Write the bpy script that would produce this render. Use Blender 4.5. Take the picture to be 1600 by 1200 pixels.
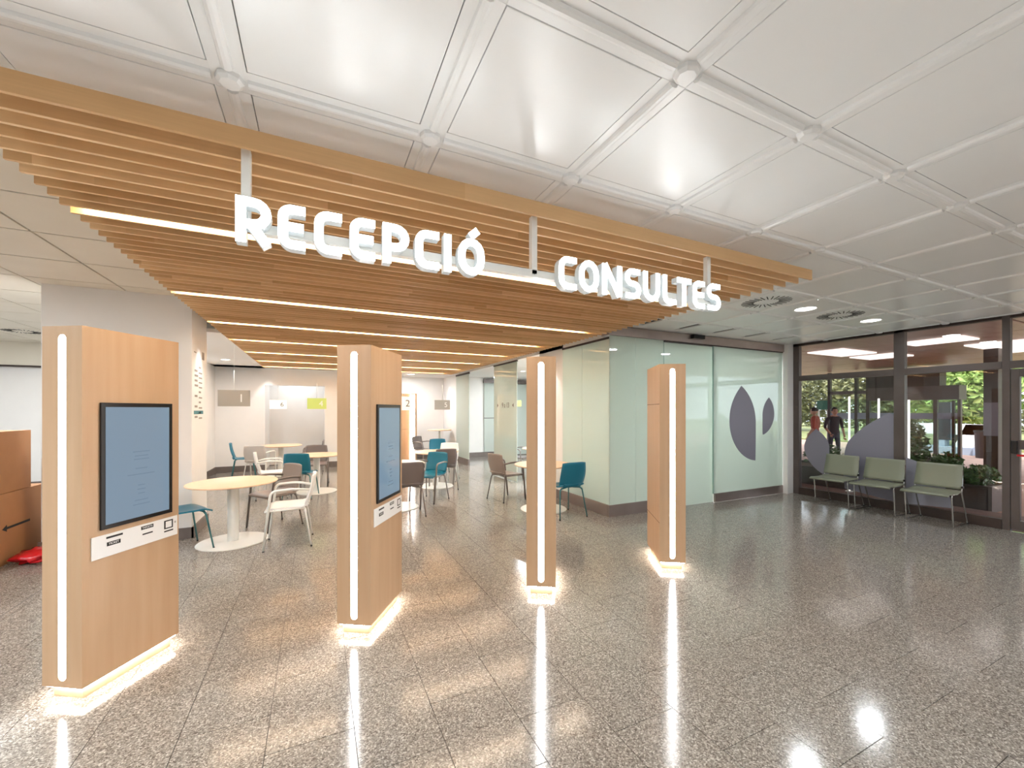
import bpy, bmesh, math, random
from mathutils import Vector, Matrix
random.seed(7)
for o in list(bpy.data.objects): bpy.data.objects.remove(o, do_unlink=True)
SC = bpy.context.scene
COL = SC.collection
PI = math.pi

# ------------------------------------------------------------------ camera
CAM_H, YAW = 1.55, math.radians(25.5)
cam_d = bpy.data.cameras.new('camera'); cam = bpy.data.objects.new('camera', cam_d); COL.objects.link(cam)
cam_d.sensor_fit = 'HORIZONTAL'; cam_d.sensor_width = 36.0; cam_d.lens = 36.0*640/1600
cam_d.shift_y = 41/1600.0; cam_d.clip_start = 0.05; cam_d.clip_end = 300
cam.location = (0, 0, CAM_H); cam.rotation_euler = (PI/2, 0, -YAW)
SC.camera = cam

# ------------------------------------------------------------------ world, sun, exposure
w = bpy.data.worlds.new('sky'); SC.world = w; w.use_nodes = True
bg = w.node_tree.nodes['Background']; bg.inputs[0].default_value = (0.80, 0.90, 1.0, 1); bg.inputs[1].default_value = 4.5
sun_d = bpy.data.lights.new('sun', 'SUN'); sun_d.energy = 6.0; sun_d.angle = 0.02; sun_d.color = (1, .95, .86)
sun = bpy.data.objects.new('sun', sun_d); COL.objects.link(sun)
sun.rotation_euler = Vector((0.62, 0.25, -0.75)).to_track_quat('-Z', 'Y').to_euler()
vs = SC.view_settings
vs.view_transform = 'Standard'; vs.look = 'None'; vs.gamma = 1.0; vs.exposure = 0.1; vs.use_curve_mapping = False

# ------------------------------------------------------------------ light levels
L_KIOSK, L_UNDER, L_CANOPY, L_LETTER, L_DOWN, L_HALL, L_ROOM = 38.0, 42.0, 36.0, 7.0, 14.0, 85.0, 42.0

# ------------------------------------------------------------------ materials
M = {}
def srgb(r, g, b):
    f = lambda c: (c/255/12.92) if c <= 10 else ((c/255+.055)/1.055)**2.4
    return (f(r), f(g), f(b), 1)
def mat(name, col, rough=.5, metal=0, spec=.5, emit=None, es=0, trans=0, alpha=1, coat=0, coatr=.05):
    m = bpy.data.materials.new(name); m.use_nodes = True
    b = m.node_tree.nodes['Principled BSDF']
    b.inputs['Base Color'].default_value = col
    b.inputs['Roughness'].default_value = rough; b.inputs['Metallic'].default_value = metal
    b.inputs['Specular IOR Level'].default_value = spec
    if emit: b.inputs['Emission Color'].default_value = emit; b.inputs['Emission Strength'].default_value = es
    if trans: b.inputs['Transmission Weight'].default_value = trans
    if coat: b.inputs['Coat Weight'].default_value = coat; b.inputs['Coat Roughness'].default_value = coatr
    if alpha < 1: b.inputs['Alpha'].default_value = alpha
    M[name] = m
    return m
def nd(m, t, **kw):
    n = m.node_tree.nodes.new(t)
    for k, v in kw.items():
        if k in n.inputs: n.inputs[k].default_value = v
        else: setattr(n, k, v)
    return n
def lk(m, a, b): m.node_tree.links.new(a, b)
def vary(m, c1, c2, scale=3.0, stretch=(1, 1, 1), detail=4, obj=False, bump=0):
    """noise between two colours, in object or world position"""
    b = m.node_tree.nodes['Principled BSDF']
    src = nd(m, 'ShaderNodeTexCoord').outputs['Object'] if obj else nd(m, 'ShaderNodeNewGeometry').outputs['Position']
    mp = nd(m, 'ShaderNodeMapping'); mp.inputs['Scale'].default_value = stretch
    lk(m, src, mp.inputs['Vector'])
    nz = nd(m, 'ShaderNodeTexNoise', Scale=scale, Detail=detail); lk(m, mp.outputs[0], nz.inputs['Vector'])
    rp = nd(m, 'ShaderNodeValToRGB'); rp.color_ramp.elements[0].position = .3; rp.color_ramp.elements[1].position = .7
    rp.color_ramp.elements[0].color = c1; rp.color_ramp.elements[1].color = c2
    lk(m, nz.outputs['Fac'], rp.inputs[0]); lk(m, rp.outputs[0], b.inputs['Base Color'])
    if bump:
        bp = nd(m, 'ShaderNodeBump', Strength=bump, Distance=.002); lk(m, nz.outputs['Fac'], bp.inputs['Height']); lk(m, bp.outputs[0], b.inputs['Normal'])
    return rp
# terrazzo
m = mat('terrazzo', srgb(150, 140, 130), .13, spec=.5)
b = m.node_tree.nodes['Principled BSDF']
g = nd(m, 'ShaderNodeNewGeometry')
v1 = nd(m, 'ShaderNodeTexVoronoi', Scale=165.0); lk(m, g.outputs['Position'], v1.inputs['Vector'])
v2 = nd(m, 'ShaderNodeTexVoronoi', Scale=55.0); lk(m, g.outputs['Position'], v2.inputs['Vector'])
r1 = nd(m, 'ShaderNodeValToRGB'); e = r1.color_ramp
e.elements[0].position = .0; e.elements[0].color = srgb(92, 84, 76)
e.elements[1].position = 1.; e.elements[1].color = srgb(188, 181, 171)
for p, c in ((.22, (118, 110, 102)), (.5, (136, 129, 121)), (.78, (152, 145, 136))):
    q = e.elements.new(p); q.color = srgb(*c)
sp = nd(m, 'ShaderNodeSeparateColor'); lk(m, v1.outputs['Color'], sp.inputs[0]); lk(m, sp.outputs[0], r1.inputs[0])
sp2 = nd(m, 'ShaderNodeSeparateColor'); lk(m, v2.outputs['Color'], sp2.inputs[0])
r2 = nd(m, 'ShaderNodeValToRGB'); r2.color_ramp.elements[0].color = (.75, .74, .73, 1); r2.color_ramp.elements[1].color = (1.1, 1.1, 1.1, 1)
lk(m, sp2.outputs[1], r2.inputs[0])
mx = nd(m, 'ShaderNodeMix', data_type='RGBA', blend_type='MULTIPLY'); mx.inputs[0].default_value = .35
lk(m, r1.outputs[0], mx.inputs[6]); lk(m, r2.outputs[0], mx.inputs[7]); lk(m, mx.outputs[2], b.inputs['Base Color'])
mat('grout', srgb(70, 62, 54), .6)
# woods
m = mat('maple', srgb(208, 176, 140), .38); vary(m, srgb(192, 156, 121), srgb(200, 166, 132), 3, (5, 5, .35), 5, True)
m = mat('table_wood', srgb(232, 196, 152), .35); vary(m, srgb(230, 192, 156), srgb(238, 203, 170), 5, (1, 8, 8), 4)
m = mat('slat_wood', srgb(186, 132, 76), .45)
b = m.node_tree.nodes['Principled BSDF']
g = nd(m, 'ShaderNodeNewGeometry'); oi = nd(m, 'ShaderNodeObjectInfo')
sx = nd(m, 'ShaderNodeSeparateXYZ'); lk(m, g.outputs['Position'], sx.inputs[0])
ma = nd(m, 'ShaderNodeMath', operation='MULTIPLY_ADD'); lk(m, oi.outputs['Random'], ma.inputs[0]); ma.inputs[1].default_value = 7.0; lk(m, sx.outputs[0], ma.inputs[2])
md = nd(m, 'ShaderNodeMath', operation='DIVIDE'); lk(m, ma.outputs[0], md.inputs[0]); md.inputs[1].default_value = 1.9
fl = nd(m, 'ShaderNodeMath', operation='FLOOR'); lk(m, md.outputs[0], fl.inputs[0])
ad = nd(m, 'ShaderNodeMath', operation='MULTIPLY_ADD'); lk(m, oi.outputs['Random'], ad.inputs[0]); ad.inputs[1].default_value = 131.; lk(m, fl.outputs[0], ad.inputs[2])
wn = nd(m, 'ShaderNodeTexWhiteNoise', noise_dimensions='1D'); lk(m, ad.outputs[0], wn.inputs['W'])
rp = nd(m, 'ShaderNodeValToRGB'); rp.color_ramp.elements[0].color = srgb(212, 168, 116); rp.color_ramp.elements[1].color = srgb(244, 206, 156)
lk(m, wn.outputs['Value'], rp.inputs[0])
mp = nd(m, 'ShaderNodeMapping'); mp.inputs['Scale'].default_value = (1.2, 30, 30); lk(m, g.outputs['Position'], mp.inputs['Vector'])
nz = nd(m, 'ShaderNodeTexNoise', Scale=3.0, Detail=4.0); lk(m, mp.outputs[0], nz.inputs['Vector'])
rg = nd(m, 'ShaderNodeValToRGB'); rg.color_ramp.elements[0].color = (.86, .84, .82, 1); rg.color_ramp.elements[1].color = (1.05, 1.05, 1.05, 1)
lk(m, nz.outputs['Fac'], rg.inputs[0])
mx = nd(m, 'ShaderNodeMix', data_type='RGBA', blend_type='MULTIPLY'); mx.inputs[0].default_value = 1.0
lk(m, rp.outputs[0], mx.inputs[6]); lk(m, rg.outputs[0], mx.inputs[7]); lk(m, mx.outputs[2], b.inputs['Base Color'])
# paints and metals
m = mat('wall_white', srgb(236, 232, 228), .6); vary(m, srgb(234, 230, 226), srgb(239, 235, 231), 2)
m = mat('ceiling_white', srgb(240, 239, 236), .28, spec=.6); vary(m, srgb(244, 244, 243), srgb(248, 248, 247), 1.5)
m = mat('ceiling_cream', srgb(232, 224, 208), .5); vary(m, srgb(228, 220, 204), srgb(236, 229, 214), 1.5)
mat('ceiling_matte', srgb(236, 232, 228), .7)
mat('shadow_gap', srgb(60, 58, 55), .7)
m = mat('baseboard', srgb(112, 100, 94), .45); vary(m, srgb(106, 95, 89), srgb(118, 106, 100), 6)
m = mat('steel', srgb(172, 158, 152), .3, .8); vary(m, srgb(168, 154, 148), srgb(178, 164, 159), 3)
m = mat('frame_brown', srgb(92, 82, 78), .4, .3); vary(m, srgb(88, 78, 74), srgb(97, 87, 83), 4)
m = mat('frame_dark', srgb(62, 48, 44), .45, .2); vary(m, srgb(56, 44, 40), srgb(68, 54, 49), 4)
mat('white_metal', srgb(240, 238, 232), .35)
mat('black', srgb(14, 13, 16), .3)
mat('black_matte', srgb(20, 20, 20), .7)
mat('chrome', srgb(200, 200, 198), .15, 1)
mat('rubber', srgb(40, 38, 36), .7)
mat('plastic_white', srgb(244, 242, 240), .32)
mat('plastic_lightgrey', srgb(200, 194, 190), .4)
mat('plastic_teal', srgb(14, 112, 138), .38)
mat('plastic_taupe', srgb(140, 126, 118), .4)
mat('plastic_grey', srgb(118, 108, 106), .4)
mat('plastic_olive', srgb(130, 131, 112), .4)
mat('leg_teal', srgb(70, 128, 132), .35, .3)
mat('leg_grey', srgb(150, 140, 136), .3, .6)
mat('leg_taupe', srgb(120, 110, 105), .35, .4)
# glass
def glass_mat(name, tint, gloss, rough=.0):
    m = bpy.data.materials.new(name); m.use_nodes = True; nt = m.node_tree
    nt.nodes.remove(nt.nodes['Principled BSDF'])
    out = nt.nodes['Material Output']
    tr = nd(m, 'ShaderNodeBsdfTransparent'); tr.inputs[0].default_value = tint
    gl = nd(m, 'ShaderNodeBsdfGlossy'); gl.inputs['Roughness'].default_value = rough
    fr = nd(m, 'ShaderNodeFresnel', IOR=gloss)
    mixs = nd(m, 'ShaderNodeMixShader'); lk(m, fr.outputs[0], mixs.inputs[0]); lk(m, tr.outputs[0], mixs.inputs[1]); lk(m, gl.outputs[0], mixs.inputs[2])
    lk(m, mixs.outputs[0], out.inputs[0]); M[name] = m
glass_mat('clear_glass', (.86, .86, .86, 1), 1.5)
glass_mat('green_glass', (.80, .90, .86, 1), 1.45)
m = bpy.data.materials.new('frosted_glass'); m.use_nodes = True; M['frosted_glass'] = m
m.node_tree.nodes.remove(m.node_tree.nodes['Principled BSDF'])
gd_ = nd(m, 'ShaderNodeBsdfDiffuse'); gd_.inputs[0].default_value = srgb(224, 233, 224)
gt_ = nd(m, 'ShaderNodeBsdfTranslucent'); gt_.inputs[0].default_value = srgb(232, 242, 232)
gg_ = nd(m, 'ShaderNodeBsdfGlossy', Roughness=.02); gf_ = nd(m, 'ShaderNodeFresnel', IOR=1.7)
gm1 = nd(m, 'ShaderNodeMixShader'); gm1.inputs[0].default_value = .45; lk(m, gd_.outputs[0], gm1.inputs[1]); lk(m, gt_.outputs[0], gm1.inputs[2])
gm2 = nd(m, 'ShaderNodeMixShader'); lk(m, gf_.outputs[0], gm2.inputs[0]); lk(m, gm1.outputs[0], gm2.inputs[1]); lk(m, gg_.outputs[0], gm2.inputs[2])
lk(m, gm2.outputs[0], m.node_tree.nodes['Material Output'].inputs[0])
m = mat('glass_edge', srgb(150, 178, 165), .2)
mat('decal_violet', srgb(132, 128, 140), .5)
mat('decal_violet_pale', srgb(150, 148, 158), .5)
# emitters
mat('led_kiosk', (1, 1, 1, 1), .5, emit=(.955, .98, 1, 1), es=L_KIOSK)
mat('led_under', (1, 1, 1, 1), .5, emit=(1, .95, .87, 1), es=L_UNDER)
mat('led_canopy', (1, 1, 1, 1), .5, emit=(1, .90, .74, 1), es=L_CANOPY)
mat('letter_face', (1, 1, 1, 1), .5, emit=(.93, .985, 1, 1), es=L_LETTER)
mat('letter_return', srgb(214, 220, 222), .4, emit=(.85, .95, 1, 1), es=.06)
mat('lamp_disc', (1, 1, 1, 1), .5, emit=(1, .97, .92, 1), es=8)
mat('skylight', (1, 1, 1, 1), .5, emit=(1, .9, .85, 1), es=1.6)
mat('reflection_glow', (1, 1, 1, 1), .5, emit=(1, .97, .93, 1), es=1.6)
m = mat('screen', srgb(60, 72, 82), .06, spec=.5, emit=srgb(150, 176, 200), es=.50)
mat('screen_print', srgb(50, 62, 72), .2, emit=srgb(140, 165, 189), es=.50)
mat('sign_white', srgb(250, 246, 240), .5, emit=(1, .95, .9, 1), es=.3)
mat('sign_grey', srgb(176, 172, 164), .5)
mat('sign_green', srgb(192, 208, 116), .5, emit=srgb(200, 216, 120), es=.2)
mat('print_dark', srgb(104, 94, 86), .6); mat('print_soft', srgb(150, 140, 132), .6)
mat('print_white', srgb(248, 248, 246), .6)
mat('print_teal', srgb(60, 122, 130), .5)
m = mat('cardboard', srgb(166, 116, 74), .75); vary(m, srgb(162, 112, 70), srgb(172, 122, 80), 3)
mat('red_plastic', srgb(190, 20, 30), .2)
# outdoor
m = mat('deck', srgb(120, 92, 84), .6); vary(m, srgb(106, 80, 72), srgb(134, 104, 95), 4, (8, 1, 1))
m = mat('paving', srgb(176, 140, 124), .8); vary(m, srgb(168, 132, 116), srgb(186, 150, 134), 2)
m = mat('soffit', srgb(150, 116, 104), .35); vary(m, srgb(172, 134, 118), srgb(192, 154, 136), 1.5, (1, 6, 1))
m = mat('leaf_dark', srgb(52, 84, 40), .45); vary(m, srgb(38, 66, 32), srgb(86, 124, 58), 9)
m = mat('leaf_light', srgb(140, 170, 84), .5); vary(m, srgb(104, 140, 60), srgb(182, 204, 120), 4)
m = mat('leaf_olive', srgb(110, 112, 70), .5); vary(m, srgb(84, 88, 56), srgb(140, 138, 92), 3)
m = mat('bark', srgb(96, 72, 58), .9); vary(m, srgb(80, 60, 48), srgb(112, 86, 70), 9, (4, 4, .6))
m = mat('concrete_white', srgb(232, 232, 234), .7); vary(m, srgb(224, 224, 228), srgb(240, 240, 242), 3)
mat('concrete_blue', srgb(150, 162, 180), .7)
mat('soil', srgb(84, 66, 52), .95)
m = mat('grass', srgb(120, 130, 74), .9); vary(m, srgb(104, 116, 62), srgb(150, 146, 96), 3)
mat('green_panel', srgb(30, 110, 84), .5)
mat('skin', srgb(196, 150, 122), .5); mat('hair', srgb(40, 30, 26), .6)
mat('shirt_orange', srgb(170, 74, 50), .7); mat('cloth_dark', srgb(46, 34, 34), .7); mat('trousers', srgb(60, 62, 74), .8)
mat('decal_leaf_olive', srgb(150, 142, 116), .5); mat('decal_leaf_dark', srgb(80, 72, 60), .5)

# ------------------------------------------------------------------ mesh helpers
def obj(name, me, material=None, parent=None, loc=None, rotz=None):
    if isinstance(me, bmesh.types.BMesh):
        bm = me; me = bpy.data.meshes.new(name); bm.normal_update(); bm.to_mesh(me); bm.free()
    if material and not me.materials: me.materials.append(M[material])
    o = bpy.data.objects.new(name, me); COL.objects.link(o)
    if parent: o.parent = parent
    if loc is not None: o.location = loc
    if rotz is not None: o.rotation_euler = (0, 0, rotz)
    return o
def tag(o, label, cat, group=None):
    o['label'] = label; o['category'] = cat
    if group: o['group'] = group
    return o
def thing(name, label, cat, loc=(0, 0, 0), rotz=0, group=None):
    o = bpy.data.objects.new(name, None); COL.objects.link(o); o.location = loc; o.rotation_euler = (0, 0, rotz)
    o.empty_display_size = .1
    return tag(o, label, cat, group)
def struct(name, me, material, label=None):
    o = obj(name, me, material); o['kind'] = 'structure'
    if label: o['label'] = label
    return o
def B(x0, x1, y0, y1, z0, z1, bev=0, bm=None):
    n = bm is None
    if n: bm = bmesh.new()
    vs_ = [bm.verts.new((x, y, z)) for z in (z0, z1) for y in (y0, y1) for x in (x0, x1)]
    fs = [bm.faces.new([vs_[i] for i in f]) for f in ((0, 2, 3, 1), (4, 5, 7, 6), (0, 1, 5, 4), (2, 6, 7, 3), (0, 4, 6, 2), (1, 3, 7, 5))]
    if bev and n: bmesh.ops.bevel(bm, geom=bm.edges[:], offset=bev, segments=2, affect='EDGES', profile=.6)
    return bm
def smooth(bm, ang=None):
    for f in bm.faces: f.smooth = True
    return bm
def lathe(profile, n=32, bm=None, c=(0, 0)):
    if bm is None: bm = bmesh.new()
    rings = []
    for r, z in profile:
        if r < 1e-6: rings.append([bm.verts.new((c[0], c[1], z))])
        else: rings.append([bm.verts.new((c[0]+r*math.cos(2*PI*i/n), c[1]+r*math.sin(2*PI*i/n), z)) for i in range(n)])
    for a, b_ in zip(rings, rings[1:]):
        for i in range(n):
            j = (i+1) % n
            if len(a) == 1 and len(b_) == 1: continue
            if len(a) == 1: bm.faces.new((a[0], b_[j], b_[i]))
            elif len(b_) == 1: bm.faces.new((a[i], a[j], b_[0]))
            else: bm.faces.new((a[i], a[j], b_[j], b_[i]))
    bmesh.ops.recalc_face_normals(bm, faces=bm.faces[:])
    return bm
def tube(pts, rad, n=8, bm=None):
    if bm is None: bm = bmesh.new()
    pts = [Vector(p) for p in pts]
    if not hasattr(rad, '__len__'): rad = [rad]*len(pts)
    rings = []; ref = None
    for i, p in enumerate(pts):
        t = (pts[min(i+1, len(pts)-1)]-pts[max(i-1, 0)]).normalized()
        if ref is None:
            ref = Vector((0, 0, 1)) if abs(t.z) < .9 else Vector((1, 0, 0))
        u = (ref - t*ref.dot(t)).normalized(); v = t.cross(u); ref = u
        rings.append([bm.verts.new(p+(u*math.cos(2*PI*k/n)+v*math.sin(2*PI*k/n))*rad[i]) for k in range(n)])
    for a, b_ in zip(rings, rings[1:]):
        for k in range(n):
            f = bm.faces.new((a[k], a[(k+1) % n], b_[(k+1) % n], b_[k])); f.smooth = True
    bm.faces.new(rings[0][::-1]); bm.faces.new(rings[-1])
    bmesh.ops.recalc_face_normals(bm, faces=bm.faces[:])
    return bm
def roundpath(pts, r, seg=5):
    """polyline with rounded corners"""
    pts = [Vector(p) for p in pts]; out = [pts[0]]
    for a, b_, c in zip(pts, pts[1:], pts[2:]):
        d1 = (a-b_); d2 = (c-b_); rr = min(r, d1.length*.49, d2.length*.49)
        p1 = b_+d1.normalized()*rr; p2 = b_+d2.normalized()*rr
        for k in range(seg+1):
            t = k/seg; out.append(p1*(1-t)**2+b_*2*t*(1-t)+p2*t*t)
    out.append(pts[-1]); return out
def prism(poly, z0, z1, bm=None):
    """polygon in x,y extruded over z"""
    if bm is None: bm = bmesh.new()
    a = [bm.verts.new((p[0], p[1], z0)) for p in poly]; b_ = [bm.verts.new((p[0], p[1], z1)) for p in poly]
    n = len(poly)
    fs = [bm.faces.new(a[::-1]), bm.faces.new(b_)]
    for i in range(n): fs.append(bm.faces.new((a[i], a[(i+1) % n], b_[(i+1) % n], b_[i])))
    bmesh.ops.recalc_face_normals(bm, faces=fs)
    return bm
def shell(fn, nu, nv, th):
    """a curved sheet with thickness; fn(u,v)->point, u,v in 0..1"""
    bm = bmesh.new(); P = [[Vector(fn(i/nu, j/nv)) for j in range(nv+1)] for i in range(nu+1)]
    top, bot = [], []
    for i in range(nu+1):
        rt, rb = [], []
        for j in range(nv+1):
            du = P[min(i+1, nu)][j]-P[max(i-1, 0)][j]; dv = P[i][min(j+1, nv)]-P[i][max(j-1, 0)]
            nn = du.cross(dv).normalized()
            rt.append(bm.verts.new(P[i][j]+nn*th/2)); rb.append(bm.verts.new(P[i][j]-nn*th/2))
        top.append(rt); bot.append(rb)
    for i in range(nu):
        for j in range(nv):
            bm.faces.new((top[i][j], top[i+1][j], top[i+1][j+1], top[i][j+1])).smooth = True
            bm.faces.new((bot[i][j], bot[i][j+1], bot[i+1][j+1], bot[i+1][j])).smooth = True
    for i in range(nu):
        bm.faces.new((top[i][0], bot[i][0], bot[i+1][0], top[i+1][0])); bm.faces.new((top[i][nv], top[i+1][nv], bot[i+1][nv], bot[i][nv]))
    for j in range(nv):
        bm.faces.new((top[0][j], top[0][j+1], bot[0][j+1], bot[0][j])); bm.faces.new((top[nu][j], bot[nu][j], bot[nu][j+1], top[nu][j+1]))
    bmesh.ops.recalc_face_normals(bm, faces=bm.faces[:])
    return bm
def text_mesh(s, size, depth=.001):
    c = bpy.data.curves.new('text', 'FONT'); c.body = s; c.size = size; c.extrude = depth; c.align_x = 'CENTER'; c.align_y = 'CENTER'
    o = bpy.data.objects.new('text', c); COL.objects.link(o)
    me = bpy.data.meshes.new_from_object(o.evaluated_get(bpy.context.evaluated_depsgraph_get()))
    bpy.data.objects.remove(o); return me
def xf(bm, mtx): bmesh.ops.transform(bm, matrix=mtx, verts=bm.verts[:]); return bm
def lamp(name, kind, loc, energy, color=(.88, .95, 1.0), **kw):
    d = bpy.data.lights.new(name, kind); d.energy = energy; d.color = color
    for k, v in kw.items(): setattr(d, k, v)
    o = bpy.data.objects.new(name, d); COL.objects.link(o); o.location = loc; return o

# ================================================================== SETTING
XL, XR, Y0, Y1 = -6.6, 8.10, -5.0, 13.5
ZC, ZL, ZI = 2.78, 2.92, 2.63          # main ceiling, side hall ceiling, inner room ceiling
# ---- floor: terrazzo tiles in running bond
floor = struct('floor', B(XL, XR, Y0, Y1, -.12, -.006), 'grout', 'polished speckled terrazzo floor with thin dark joints')
PX, PY = .377, .570
tm = bpy.data.meshes.new('floor_tile'); bmt = bmesh.new()
B(-PX/2+.0017, PX/2-.0017, -PY/2+.0017, PY/2-.0017, -.012, 0, bm=bmt); bmt.to_mesh(tm); bmt.free(); tm.materials.append(M['terrazzo'])
cells = []
for i in range(int((XL-.165)/PX)-1, int((XR-.165)/PX)+2):
    for j in range(-12, 26):
        cx = .5425+PX*(i+.5); cy = (1.27 if i % 2 else 1.565)+PY*(j+.5)
        if cx-PX/2 < XL or cx+PX/2 > XR+.05 or cy-PY/2 < Y0 or cy+PY/2 > Y1: continue
        d = cx*math.sin(YAW)+cy*math.cos(YAW); lat = cx*math.cos(YAW)-cy*math.sin(YAW)
        vis = d > 1.55 and abs(lat) < d*1.35
        cells.append((0 if vis else 1, d, cx, cy))
cells.sort()
bmr = bmesh.new()
for k, (v, d, cx, cy) in enumerate(cells):
    if k < 300: obj('floor_tile', tm, None, floor, (cx, cy, 0))
    else: B(cx-PX/2+.0013, cx+PX/2-.0013, cy-PY/2+.0013, cy+PY/2-.0013, -.012, 0, bm=bmr)
o = obj('floor_tiles', bmr, 'terrazzo', floor); o['kind'] = 'stuff'

obj('joint_strip', B(-2.149, -2.141, 2.0, 11.6, 0, .0008), 'grout', floor)
# ---- roof slab and ceilings
ceiling = struct('ceiling', B(XL, XR, Y0, Y1, 3.0, 3.3), 'ceiling_matte', 'white metal panel ceiling with raised grid')
P0X, P0Y, PP = -.29, 1.822, .7517
HP = PP/2-.062
def share(name, bm, material):
    me = bpy.data.meshes.new(name); bm.normal_update(); bm.to_mesh(me); bm.free(); me.materials.append(M[material]); return me
panel_me = share('ceiling_panel', B(-HP, HP, -HP, HP, 0, .02, .003), 'ceiling_white')
def runner_bm(L):
    prof = [(-.0585, .02), (-.0585, .001), (-.020, .001), (-.016, -.010), (-.006, -.015), (.006, -.015), (.016, -.010), (.020, .001), (.0585, .001), (.0585, .02)]
    bm = bmesh.new()
    a = [bm.verts.new((-L/2, y, z)) for y, z in prof]; c = [bm.verts.new((L/2, y, z)) for y, z in prof]
    for k in range(len(prof)): bm.faces.new((a[k], a[(k+1) % len(prof)], c[(k+1) % len(prof)], c[k]))
    bm.faces.new(a); bm.faces.new(c[::-1]); bmesh.ops.recalc_face_normals(bm, faces=bm.faces[:]); return bm
runner_me = share('ceiling_runner', runner_bm(PP-.117), 'ceiling_white')
node_bm = bmesh.new(); B(-.0585, .0585, -.0585, .0585, .002, .02, bm=node_bm)
lathe([(0, -.022), (.034, -.022), (.046, -.012), (.048, .004)], 8, node_bm)
node_me = share('ceiling_node', node_bm, 'ceiling_white')
back_me = B(XL, XR, Y0, 4.76, ZC+.022, ZC+.05)
obj('ceiling_backing', B(-1.22, 3.62, Y0, 2.6, ZC+.022, ZC+.05), 'shadow_gap', ceiling)
obj('ceiling_backing', B(3.62, XR, Y0, 4.76, ZC+.022, ZC+.05), 'shadow_gap', ceiling)
obj('ceiling_backing', B(XL, -1.22, Y0, 2.1, ZC+.022, ZC+.05), 'shadow_gap', ceiling)
special = {}
I0, I1, J0, J1 = -3, 11, -3, 4
for i in range(I0, I1):
    for j in range(J0, J1):
        cx, cy = P0X+PP*(i+.5), P0Y+PP*(j+.5)
        inside = cx < 3.5 and cx > -1.1 and cy > 2.3
        left = cx < -1.1 and cy > 2.1
        if inside or left or cx > 7.95 or cy > 4.6: continue
        x1 = min(HP, 8.0-cx); y1 = min(HP, 4.70-cy)
        if x1 < HP or y1 < HP: obj('ceiling_panel', B(-HP, x1, -HP, y1, 0, .02, .003), 'ceiling_white', ceiling, (cx, cy, ZC))
        else: obj('ceiling_panel', panel_me, None, ceiling, (cx, cy, ZC))
for i in range(I0, I1+1):
    for j in range(J0, J1+1):
        nx, ny = P0X+PP*i, P0Y+PP*j
        if nx > 8.0 or ny > 4.7 or (nx < -1.1 and ny > 2.2) or (-1.1 < nx < 3.5 and ny > 2.7): continue
        obj('ceiling_node', node_me, None, ceiling, (nx, ny, ZC))
        if nx+PP < 8.05 and not (ny > 2.7 and nx+PP/2 < 3.5): obj('ceiling_runner', runner_me, None, ceiling, (nx+PP/2, ny, ZC))
        if ny+PP < 4.75 and not (ny+PP/2 > 2.3 and nx < 3.5): obj('ceiling_runner', runner_me, None, ceiling, (nx, ny+PP/2, ZC), PI/2)
# plain remainder behind the camera and along the edges
for (x0, x1, y0, y1) in ((XL, XR, Y0, P0Y+PP*J0-.06), (XL, P0X+PP*I0-.06, P0Y+PP*J0-.06, 2.1), (7.90, XR, P0Y+PP*J0-.06, 4.76)):
    obj('ceiling_border', B(x0, x1, y0, y1, ZC+.001, ZC+.021), 'ceiling_white', ceiling)
obj('ceiling_border', B(3.62, 7.9, 4.56, 4.76, ZC+.003, ZC+.021), 'ceiling_white', ceiling)
# side hall ceiling (left of the canopy), bulkhead towards the main ceiling
obj('ceiling_bulkhead', B(XL, -1.22, 2.10, 2.16, ZC, 3.0), 'ceiling_cream', ceiling)
obj('ceiling_backing', B(XL, -1.22, 2.16, 12.0, ZL+.02, ZL+.05), 'shadow_gap', ceiling)
pc = share('side_panel', B(-.367, .367, -.367, .367, 0, .018, .002), 'ceiling_cream')
for i in range(7):
    for j in range(13):
        obj('ceiling_panel', pc, None, ceiling, (-1.6-.752*i, 2.54+.752*j, ZL))
# above the slats: plain board
obj('ceiling_board', B(-1.22, 3.62, 2.62, 11.9, 2.90, 2.94), 'ceiling_matte', ceiling)
# inner room ceilings
obj('ceiling_board', B(-2.4, -1.20, 6.9, 12.3, ZI, ZI+.05), 'ceiling_matte', ceiling)
obj('ceiling_board', B(-2.4, 4.0, 11.72, 13.5, ZI, ZI+.05), 'ceiling_matte', ceiling)
obj('ceiling_board', B(3.9, 8.06, 4.86, 13.5, ZI+.01, ZI+.06), 'ceiling_matte', ceiling)

# ---- walls
def wall(name, *a): return struct(name, B(*a), 'wall_white')
wl = wall('wall_left_column', -2.68, -1.37, 6.17, 6.92, 0, ZL+.02)
wall('wall_left_recess', -2.42, -2.26, 6.92, 12.3, 0, ZI+.02)
wall('wall_back_left', -2.42, -1.20, 12.25, 12.4, 0, ZI+.02)
wall('wall_back_lintel', -1.20, .20, 12.25, 12.4, 2.20, ZI+.02)
wall('wall_back_pier', .20, .62, 12.25, 13.4, 0, ZI+.02)
wall('wall_back', -1.35, 4.0, 13.4, 13.5, 0, 3.0)
wall('wall_back_return', -1.35, -1.20, 12.4, 13.4, 0, ZI+.02)
wall('wall_right_pier', 3.85, 3.95, 6.02, 6.85, 0, ZC)
wall('wall_right_header', 3.85, 3.95, 4.90, 13.4, 2.62, ZC+.2)
wall('wall_right_end', 3.85, 3.95, 12.02, 13.4, 0, 2.62)
wall('wall_corridor_end', 3.95, 8.06, 12.8, 12.95, 0, ZI+.02)
wall('wall_corridor_right', 7.95, 8.06, 4.9, 12.8, 0, ZI+.02)
wall('wall_hall_end', XL, -2.42, 11.7, 11.85, 0, 2.42)
struct('wall_hall_cove', B(XL, -2.42, 11.62, 11.85, 2.45, ZL+.02), 'ceiling_cream')
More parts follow.
